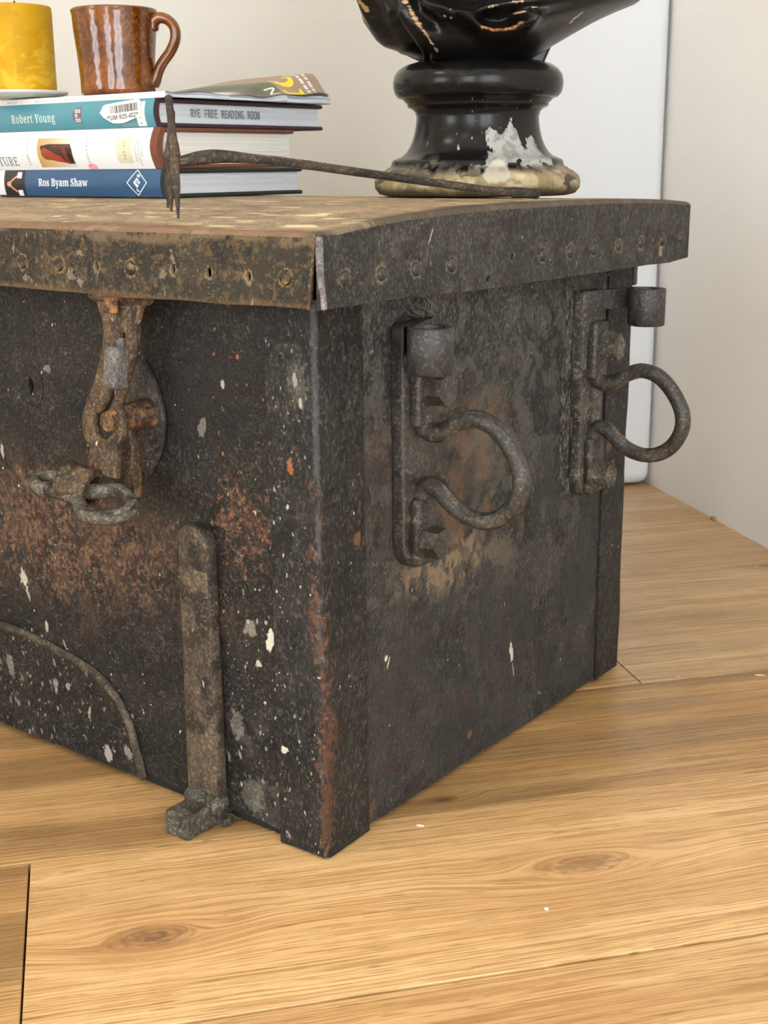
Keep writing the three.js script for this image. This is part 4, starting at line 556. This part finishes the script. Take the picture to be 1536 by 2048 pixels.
// brown salt-glazed mug
const YT = Y1 + T1 + T2 + T3 + 0.0012 + 0.0056 + 0.0022;
{ const c = [-0.5405, YT, -0.2915], t = thing('brown_mug', 'glossy brown stoneware mug standing on the magazine beside the candle', 'mug', fromTrunk(...c), TURN + 0.6534);
  const glaze = new Tex(512, 256, 0.31, 0.1).fill((x, y, o) => { const a = fbm(x * 40, y * 40, 4), d = fbm(x * 300, y * 300, 3); mix3([122, 68, 18], [88, 46, 12], sm(0.35, 0.65, a), o); into(o, [150, 92, 44], 0.5 * sm(0.5, 0.7, d)); into(o, [42, 22, 12], 0.8 * sm(0.86, 0.93, vn(x * 620 + 5, y * 620))); o[3] = 0.5 * a + 0.4 * vn(x * 160, y * 160); o[4] = 0.16 + 0.06 * d; });
  const m = texMat(glaze, 0.0011); const mug = new THREE.MeshPhysicalMaterial({ map: m.map, bumpMap: m.bumpMap, bumpScale: 0.0006, roughness: 0.13, ior: 1.62 });
  mesh('cup', lathe([[0, 0], [0.040, 0], [0.0425, 0.002], [0.0428, 0.006], [0.0430, 0.02], [0.0445, 0.045], [0.0472, 0.075], [0.0482, 0.094], [0.0494, 0.0985], [0.0493, 0.1005], [0.0478, 0.1016], [0.0462, 0.1005], [0.0455, 0.095], [0.0425, 0.05], [0.039, 0.01], [0.036, 0.006], [0, 0.006]], 90, 0.1).scale(1, 0.93, 1), mug, t);
  const hp = [[0.044, 0.0775, 0.004], [0.0455, 0.085, 0.005], [0.052, 0.0905, 0.006], [0.062, 0.0885, 0.007], [0.070, 0.079, 0.008], [0.0705, 0.065, 0.008], [0.064, 0.051, 0.007], [0.054, 0.038, 0.006], [0.0475, 0.026, 0.005], [0.0438, 0.0165, 0.004], [0.0415, 0.012, 0.003]];
  mesh('handle', sweep(hp, (q) => 0.0062 + 0.0014 * sm(0.3, 0, q) + 0.001 * sm(0.8, 1, q), { n: 70, sides: 14, flatten: 1.35, side: [0, 0, 1] }).scale(1, 0.93, 1), mug, t); }
{ const c = [-0.6755, YT, -0.2535], plate = thing('candle_dish', 'small pale dish under the yellow candle on the magazine', 'dish', fromTrunk(...c), 0);
  mesh('dish', lathe([[0, 0], [0.045, 0], [0.047, 0.0015], [0.0565, 0.0042], [0.0582, 0.0058], [0.0576, 0.0078], [0.055, 0.0082], [0.05, 0.0072], [0, 0.0070]], 64), plain(0xd3d3cf, 0.35), plate);
  const t = thing('pillar_candle', 'thick yellow pillar candle standing on the small dish', 'candle', fromTrunk(c[0], c[1] + 0.0074, c[2]), 0);
  const wax = new Tex(384, 256, 0.28, 0.1).fill((x, y, o) => { const f = fbm(x * 34, y * 60 + 4 * fbm(x * 20, y * 20, 3), 4), cloud = sm(0.5, 0.68, f) * sm(0.085, 0.03, y + 0.05 * (fbm(x * 18, 3, 2) - 0.5)); mix3([206, 156, 8], [182, 138, 8], fbm(x * 20, y * 20, 3), o); into(o, [222, 190, 80], 0.55 * cloud); into(o, [168, 124, 6], 0.3 * sm(0.6, 0.7, fbm(x * 46 + 9, y * 80, 3))); o[3] = 0.5; o[4] = 0.42; });
  const wm = texMat(wax, 0.0002); const candleWax = new THREE.MeshPhysicalMaterial({ map: wm.map, roughness: 0.6, specularIntensity: 0.5 });
  mesh('wax', lathe([[0, 0], [0.0435, 0], [0.0447, 0.001], [0.0450, 0.004], [0.0450, 0.09], [0.0446, 0.0955], [0.0435, 0.0968], [0.041, 0.0965], [0.03, 0.094], [0, 0.0935]], 72, 0.1), candleWax, t);
  mesh('wick', sweep([[0, 0.092, 0], [0.001, 0.098, 0], [0.003, 0.103, 0.001]], 0.0011, { n: 8, sides: 6 }), plain(0x2a2420, 0.9), t); }

// ---------------------------------------------------------------- rusty pronged hand tool lying across the lid
{ const tl = thing('iron_fork', 'rusty iron hand fork with a pronged head and long thin shaft resting on the lid', 'hand tool', fromTrunk(-0.15, lidHeight(0), 0), TURN);
  const O = [-0.15, lidHeight(0), 0], rel = (p) => [p[0] - O[0], p[1] - O[1], p[2] - O[2]];
  const row = [[-0.1438, 0.003], [-0.1924, -0.0355], [-0.2286, -0.0663]].map(([x, z], i) => [x, lidHeight(z) + 0.0022, z]);
  row.forEach(([x, y, z], i) => { const h = [0.0985, 0.085, 0.078][i], lean = [-0.0225, 0.0036, 0.0055][i], lz = [-0.017, -0.0027, -0.0042][i], q = lean / -0.0225; const mid = y + 0.05;
    mesh('tine', wobble(boxUV(join(sweep([[x, y, z], [x - 0.003 * q, y + 0.02, z + lz * 0.15], [x - 0.010 * q, mid, z + lz * 0.5], [x - 0.017 * q, y + h * 0.78, z + lz * 0.8], [x + lean, y + h, z + lz]].map(rel), (t) => 0.0011 + 0.0024 * sm(0, 0.32, t) + 0.0010 * sm(0.35, 0.5, t) * sm(0.68, 0.55, t) - 0.0004 * sm(0.6, 1, t), { n: 40, sides: 8, flatten: 1.1 }))), 0.0006, 120, 0.9), toolIron, tl); });
  const a = [row[0][0] - 0.0105, row[0][1] + 0.0505, row[0][2] - 0.0085], b = [row[2][0] + 0.0026, row[2][1] + 0.045, row[2][2] - 0.002];
  mesh('crossbar', wobble(boxUV(sweep([a, [(a[0] + b[0]) / 2, (a[1] + b[1]) / 2, (a[2] + b[2]) / 2], b].map(rel), 0.0058, { n: 20, sides: 10 })), 0.0006, 110, 1), toolIron, tl);
  const pts = [[-0.153, 0.6012, -0.0105], [-0.1464, 0.6032, -0.0193], [-0.1408, 0.6050, -0.0345], [-0.134, 0.6050, -0.0517], [-0.1196, 0.6017, -0.0865], [-0.1045, 0.5972, -0.1224], [-0.0889, 0.592, -0.1594], [-0.0726, 0.5865, -0.1977], [-0.0579, 0.5817, -0.2326], [-0.0404, 0.5762, -0.2736], [-0.0224, 0.5708, -0.3164], [-0.0073, 0.5682, -0.3526]];
  mesh('shaft', wobble(boxUV(sweep(pts.map(rel), (t) => 0.0045 + 0.0014 * sm(0.0, 0.05, t) * sm(0.18, 0.06, t) - 0.0007 * sm(0.1, 0.5, t) + 0.0012 * sm(0.88, 0.93, t), { n: 110, sides: 12 })), 0.0006, 90, 1), toolIron, tl); }

// ---------------------------------------------------------------- black plaster bust (its lower half is in the picture)
{ const c = [-0.146, 0.5636, -0.455], FACE = TURN + 0.6534;
  const bust = thing('black_bust', 'chipped black plaster bust of a draped figure on a round socle', 'bust', fromTrunk(...c), FACE);
  const gloss = { clearcoat: 0.12, clearcoatRoughness: 0.15, specularIntensity: 0.5 };
  // socle: uv u goes round from the back, so that u = 0.5 faces the room
  const sT2 = new Tex(1536, 384, 0.70, 0.145).fill((u, y, o) => {
    const a = (u / 0.70 - 0.5) * Math.PI * 2, x = Math.sin(a) * 0.08, f = fbm(u * 60, y * 60, 4), g = fbm(u * 140 + 7, y * 140, 3);
    mix3([15, 14, 14], [25, 23, 22], f, o); o[3] = 0.5; o[4] = 0.17 + 0.10 * f;
    const tan = sm(0.030, 0.021, y + 0.014 * (fbm(u * 26, y * 40, 4) - 0.5)), worn = sm(0.044, 0.024, y + 0.03 * (fbm(u * 36 + 9, y * 60, 4) - 0.5)) * sm(0.42, 0.56, g);
    const earth = [146, 129, 96], h2 = fbm(u * 95 + 3, y * 150, 4); into(o, [138, 126, 104], worn * 0.8); into(o, earth, tan * 0.95); into(o, [186, 172, 138], tan * sm(0.5, 0.66, f) * 0.7); into(o, [92, 79, 58], tan * sm(0.52, 0.66, g) * 0.3); into(o, [56, 50, 40], tan * sm(0.585, 0.66, fbm(u * 30 + 3, y * 110, 4)) * 0.75); into(o, [196, 186, 158], tan * sm(0.6, 0.68, fbm(u * 34 + 31, y * 80, 4)) * 0.6); into(o, [52, 47, 38], tan * sm(0.012, 0.003, y + 0.01 * (f - 0.5)) * 0.7);
    const px = (a + 0.02) / 0.55, pl = sm(0.05, -0.05, ELL(a, y, 0.42 + 0.1 * (y - 0.05) * 8, 0.044, 0.62, 0.028) - 0.8 + 2.6 * (fbm(u * 52 + 3, y * 46, 5) - 0.5)) * sm(0.026, 0.034, y) ; into(o, [172, 173, 168], pl * 0.92); into(o, [128, 126, 118], pl * sm(0.5, 0.62, fbm(u * 120 + 7, y * 200, 4)) * 0.75);
    const pl2 = sm(0.1, -0.1, ELL(a, y, 0.14, 0.024, 0.16, 0.014) - 0.8 + 1.2 * (fbm(u * 60 + 4, y * 50, 3) - 0.5)); into(o, [196, 190, 172], pl2 * 0.7);
    const m = Math.max(tan, pl, worn * 0.7, pl2); o[4] += 0.4 * m; o[3] = 0.4 + 0.5 * m * f;
  });
  specks(sT2, 60, 101, 0.16, 0.56, 0.05, 0.115, 0.0016, [186, 178, 160], 1.4);
  const sm0 = texMat(sT2, 0.0012), socleMat = new THREE.MeshPhysicalMaterial({ map: sm0.map, bumpMap: sm0.bumpMap, bumpScale: 0.0012, roughnessMap: sm0.roughnessMap, roughness: 1, specularIntensity: 0.5 });
  const prof = [[0, 0], [0.100, 0], [0.108, 0.002], [0.1128, 0.008], [0.1135, 0.015], [0.111, 0.021], [0.1045, 0.0262], [0.1015, 0.0275], [0.0985, 0.0300], [0.0955, 0.0312], [0.0945, 0.0345], [0.0935, 0.0372], [0.0905, 0.039], [0.0835, 0.0415], [0.0785, 0.0455], [0.0742, 0.052], [0.0712, 0.059], [0.069, 0.067], [0.0675, 0.075], [0.0668, 0.083], [0.0685, 0.0885], [0.0715, 0.0915], [0.0762, 0.0935], [0.0772, 0.0955], [0.0765, 0.0968], [0.079, 0.0985], [0.0815, 0.1015], [0.083, 0.1022], [0.0870, 0.1035], [0.0905, 0.1075], [0.0922, 0.1135], [0.0925, 0.119], [0.0910, 0.126], [0.0868, 0.1318], [0.080, 0.1362], [0.070, 0.139], [0.055, 0.1405], [0, 0.142]];
  const sc = lathe(prof, 120); sc.rotateY(Math.PI); { const p = sc.attributes.position, uv = sc.attributes.uv; for (let i = 0; i < p.count; i++) uv.setY(i, p.getY(i) / 0.145); }
  // slightly uneven foot
  { const p = sc.attributes.position; for (let i = 0; i < p.count; i++) { const y = p.getY(i); if (y < 0.045) { const a = Math.atan2(p.getX(i), p.getZ(i)), k = 1 + (0.018 * (fbm(Math.cos(a) * 3 + 5, Math.sin(a) * 3 + y * 40 + 5, 3) - 0.5)) * sm(0.045, 0.02, y); p.setX(i, p.getX(i) * k); p.setZ(i, p.getZ(i) * k); } } sc.computeVertexNormals(); }
  mesh('socle', sc, socleMat, bust);
  // drapery: radius by height for the right, left, front and back, folds laid over it
  const tab = (t) => (h) => { if (h <= t[0][0]) return t[0][1]; for (let i = 1; i < t.length; i++) if (h <= t[i][0]) { const [a, b] = t[i - 1], [c2, d] = t[i], q = (h - a) / (c2 - a); return b + (d - b) * q; } return t[t.length - 1][1]; };
  const smooth = (f) => (h) => (f(h - 0.006) + 2 * f(h) + f(h + 0.006)) / 4;
  const Rr = smooth(tab([[0.138, 0.050], [0.145, 0.062], [0.152, 0.074], [0.1605, 0.089], [0.1847, 0.133], [0.2115, 0.184], [0.235, 0.222], [0.27, 0.245], [0.33, 0.245], [0.40, 0.20], [0.44, 0.12]])), Rl = smooth(tab([[0.138, 0.052], [0.1445, 0.070], [0.1498, 0.089], [0.163, 0.1056], [0.182, 0.1195], [0.2008, 0.129], [0.2115, 0.1334], [0.25, 0.16], [0.3, 0.19], [0.36, 0.19], [0.40, 0.16], [0.44, 0.10]]));
  const Rf = smooth(tab([[0.138, 0.060], [0.146, 0.078], [0.155, 0.094], [0.17, 0.108], [0.19, 0.112], [0.22, 0.108], [0.3, 0.112], [0.38, 0.10], [0.44, 0.075]])), Rb = smooth(tab([[0.138, 0.045], [0.17, 0.055], [0.22, 0.075], [0.3, 0.10], [0.40, 0.10], [0.44, 0.075]]));
  const px = (x, y) => { let X = 0, h = 0; for (let i = 0, z = 0.1; i < 5; i++) { const k = 1 / (1 - z / 1.43); X = ((x - 768) / k - 192) * 0.000556; h = 0.2115 - 0.000537 * (330 + (y - 330) / k); z = 0.108 * Math.sqrt(Math.max(0, 1 - (X / 0.17) ** 2)); } return [X, h]; };   // where a point noted on the photograph lies on the drapery
  const line = (pts) => pts.map(([x, y]) => px(x, y));
  const dist = (ln, x, y) => { let best = 9; for (let i = 1; i < ln.length; i++) { const [ax, ay] = ln[i - 1], [bx, by] = ln[i], dx = bx - ax, dy = by - ay, t = Math.max(0, Math.min(1, ((x - ax) * dx + (y - ay) * dy) / (dx * dx + dy * dy))), d = Math.hypot(x - ax - dx * t, y - ay - dy * t); if (d < best) best = d; } return best; };
  const FOLDS = [[line([[796, -30], [808, 0], [826, 25], [838, 48], [850, 65], [868, 85], [880, 100], [890, 116]]), 0.010, 0.0075], [line([[838, 10], [858, 50], [884, 95]]), -0.007, 0.012],
    [line([[846, -40], [858, 0], [865, 22], [880, 28], [905, 35], [930, 45], [950, 55], [965, 65], [985, 71], [1010, 71], [1030, 66], [1043, 57], [1046, 48]]), 0.015, 0.008], [line([[870, 48], [900, 60], [940, 78]]), -0.006, 0.012], [line([[975, 52], [1000, 58], [1030, 52]]), -0.012, 0.010],
    [line([[930, 40], [970, 33], [1010, 25], [1060, 18], [1120, 9], [1180, 2], [1260, -10]]), 0.011, 0.0065], [line([[1046, 62], [1085, 42], [1130, 31], [1180, 20], [1250, 8]]), 0.012, 0.010],
    [line([[735, -10], [750, 38], [775, 75], [800, 108], [815, 130]]), 0.006, 0.0045], [line([[762, 20], [784, 65], [800, 95]]), -0.004, 0.008], [line([[800, 52], [812, 72], [832, 98], [846, 114]]), -0.013, 0.0075], [line([[790, 40], [803, 78], [824, 108], [838, 120]]), 0.004, 0.007], [line([[818, 40], [835, 72], [856, 104], [858, 118]]), 0.006, 0.006],
    [line([[1000, -20], [1090, -22], [1180, -40]]), -0.012, 0.016], [line([[900, -20], [950, 10]]), -0.014, 0.014]];
  const shapeR = (p, h) => { const s = Math.sin(p), c2 = Math.cos(p), a = s > 0 ? Rr(h) : Rl(h), b = c2 > 0 ? Rf(h) : Rb(h); return 1 / Math.sqrt((s / a) ** 2 + (c2 / b) ** 2); };
  const radius = (p, h) => { let R = shapeR(p, h); const x = R * Math.sin(p); if (Math.cos(p) > -0.3) { const w = sm(-0.3, 0.05, Math.cos(p)); for (const [ln, amp, wd] of FOLDS) { const d = dist(ln, x, h); if (d < wd * 2.2) R += 1.35 * w * amp * Math.exp(-((d / wd) ** 2) * 1.2); } } else { R += 0.004 * Math.sin(p * 14 + h * 60); } return R; };
  const NU = 460, NV = 190, H0 = 0.1385, H1 = 0.44;
  const hAt = (j) => H0 + (j < 0.62 ? j / 0.62 * 0.09 : 0.09 + (j - 0.62) / 0.38 * (H1 - H0 - 0.09));
  const body = surface(NU, NV, (i, j) => { const p = (i - 0.5) * Math.PI * 2, h = hAt(j), R = radius(p, h); return [R * Math.sin(p), h, R * Math.cos(p)]; }, (i, j) => [i, (hAt(j) - H0) / (H1 - H0)]);
  const dT = new Tex(1024, 1024, 1, 1).fill((u, v, o) => { const f = fbm(u * 40, v * 30, 4); mix3([12, 11, 11], [22, 20, 19], f, o); o[3] = 0.5 + 0.2 * (fbm(u * 90, v * 70, 3) - 0.5); o[4] = 0.26 + 0.16 * f; });
  const chip = (x, y, rx, ry, col, a = 0.9, turn = 0) => { const [X, h] = px(x, y); let p = Math.asin(Math.max(-0.99, Math.min(0.99, X / 0.12))); for (let k = 0; k < 30; k++) { const s = X / radius(p, h); p = 0.5 * p + 0.5 * Math.asin(Math.max(-0.999, Math.min(0.999, s))); } const R = radius(p, h); dT.spot(p / (Math.PI * 2) + 0.5, (h - H0) / (H1 - H0), rx * 0.000556 / (Math.PI * 2 * R), ry * 0.000537 / (H1 - H0), col, a, 0, turn, 0.6, 130); };
  const BARE = [206, 172, 126];
  const q = rng(77), along = (pts, keep, w, cols) => { for (let i = 1; i < pts.length; i++) { const [ax, ay] = pts[i - 1], [bx, by] = pts[i], n = Math.ceil(Math.hypot(bx - ax, by - ay) / 2.2); for (let k = 0; k < n; k++) if (fbm((ax + k) * 0.13, i * 3.1, 2) < keep) { const t = k / n, r = w * (0.5 + q()); chip(ax + (bx - ax) * t + (q() - 0.5) * 2, ay + (by - ay) * t + (q() - 0.5) * 2, r, r, cols[Math.floor(q() * cols.length)], 0.55 + 0.4 * q()); } } };
  along([[808, 0], [826, 25], [838, 48], [850, 66], [860, 74], [868, 86], [880, 102], [888, 114]], 0.52, 2.4, [BARE, [186, 150, 106], [150, 128, 100]]);
  along([[966, 67], [985, 72], [1010, 73], [1030, 68], [1042, 60]], 0.9, 2.4, [[150, 92, 52], [176, 124, 76], [120, 74, 44]]);
  along([[868, 26], [905, 37], [945, 55], [966, 67]], 0.42, 1.6, [[150, 140, 124], BARE]); along([[970, 32], [1010, 25], [1060, 18], [1120, 9]], 0.42, 1.8, [[150, 142, 128], BARE]);
  for (const [x, y, a, b] of [[731, 10, 7, 22], [738, 40, 5, 18], [729, 2, 6, 14], [744, 58, 3, 10]]) chip(x, y, a, b, [172, 142, 86], 0.85);
  for (const [x, y, a, b] of [[1152, 48, 6, 4], [1158, 43, 4, 5], [1146, 54, 4, 3], [895, 45, 4, 2], [907, 49, 4, 2], [1040, 40, 10, 2], [1064, 32, 7, 2]]) chip(x, y, a, b, BARE, 0.9, 0.3);
  const dm = texMat(dT, 0.0006), drapeMat = new THREE.MeshPhysicalMaterial({ map: dm.map, roughnessMap: dm.roughnessMap, bumpMap: dm.bumpMap, bumpScale: 0.0008, roughness: 1, ...gloss });
  const cap = surface(NU, 1, (i, j) => { const p = (i - 0.5) * Math.PI * 2, R = radius(p, H1) * (1 - j); return [R * Math.sin(p), H1 + 0.01 * j, R * Math.cos(p)]; });
  mesh('drapery', join(flat(body), flat(cap)), drapeMat, bust);
  const head = lathe([[0.055, 0.43], [0.05, 0.47], [0.052, 0.49], [0.07, 0.505], [0.082, 0.54], [0.086, 0.59], [0.08, 0.64], [0.06, 0.675], [0.03, 0.69], [0, 0.693]], 40); head.scale(0.9, 1, 1.05);
  mesh('head', wobble(head, 0.006, 18, 1.2), drapeMat, bust);
  mesh('back_support', slab(shapeOf([[-0.01, 0.136], [0.071, 0.136], [0.093, 0.185], [0.093, 0.22], [-0.01, 0.22]]), 0.05, 0.003, -0.055), drapeMat, bust);
  mesh('tunic_button', new THREE.SphereGeometry(0.0065, 16, 12).translate(-0.043, 0.2065, 0.099), drapeMat, bust); }

// ---------------------------------------------------------------- dusty cobweb under the lid
{ const q = rng(55), O = [0.004, 0.468, -0.14], strands = [];
  for (let i = 0; i < 26; i++) { const a = [0.002 + q() * 0.012, 0.001 + q() * 0.006, (q() - 0.5) * 0.04], b = [0.001 + q() * 0.004, 0.006 + q() * 0.019, a[2] + (q() - 0.4) * 0.03]; strands.push(sweep([a, [(a[0] + b[0]) / 2 + 0.004 * q(), (a[1] + b[1]) / 2 - 0.002 * q(), (a[2] + b[2]) / 2 + 0.006 * (q() - 0.5)], b], 0.00011 + 0.0001 * q(), { n: 8, sides: 4 })); }
  const t = mesh('cobweb', join(...strands), new THREE.MeshStandardMaterial({ color: 0x7d7564, roughness: 0.95 }), scene); t.position.set(...fromTrunk(...O)); t.rotation.y = TURN; tag(t, 'wispy grey cobweb hanging under the lid edge above the near handle bracket', 'cobweb'); t.userData.kind = 'stuff'; }

// ---------------------------------------------------------------- crumbs on the floor
{ const chipGeo = (sx, sy, sz, seed) => { const g = new THREE.IcosahedronGeometry(1, 1); g.scale(sx, sy, sz); return wobble(g, 0.0008, 700 + seed * 10, 0.4); };
  const wood = plain(0xd9b98a, 0.8), pale = plain(0xf0ebe0, 0.8), brown = plain(0xa8804e, 0.8);
  const crumb = (name, label, x, z, s, turn, m, seed) => { const o = mesh(name, chipGeo(...s, seed), m, scene); o.position.set(x, s[1] * 0.9, z); o.rotation.y = turn; tag(o, label, 'crumb'); };
  crumb('plaster_crumb', 'tiny white plaster crumb on the wide plank in front of the trunk', 0.1628, 0.1195, [0.0018, 0.0012, 0.0022], 0.3, pale, 1);
  crumb('wood_splinter', 'pale wood splinter on the floor at the right edge of the picture', 0.5859, -0.2903, [0.0065, 0.0011, 0.0016], -0.3, wood, 2);
  crumb('wood_splinter', 'small pale splinter on the plank seam beside the back corner of the trunk', 0.49, -0.312, [0.0032, 0.0009, 0.001], 0.2, wood, 3);
  crumb('wood_crumb', 'small brown crumb lying against the foot of the right wall', 0.858, -0.9389, [0.005, 0.004, 0.006], 0.2, brown, 4);
  crumb('fluff', 'short curl of pale fluff on the floor beside the trunk\'s near side', 0.0971, -0.0413, [0.004, 0.0008, 0.001], -0.4, pale, 5); }

renderer.render(scene, camera);
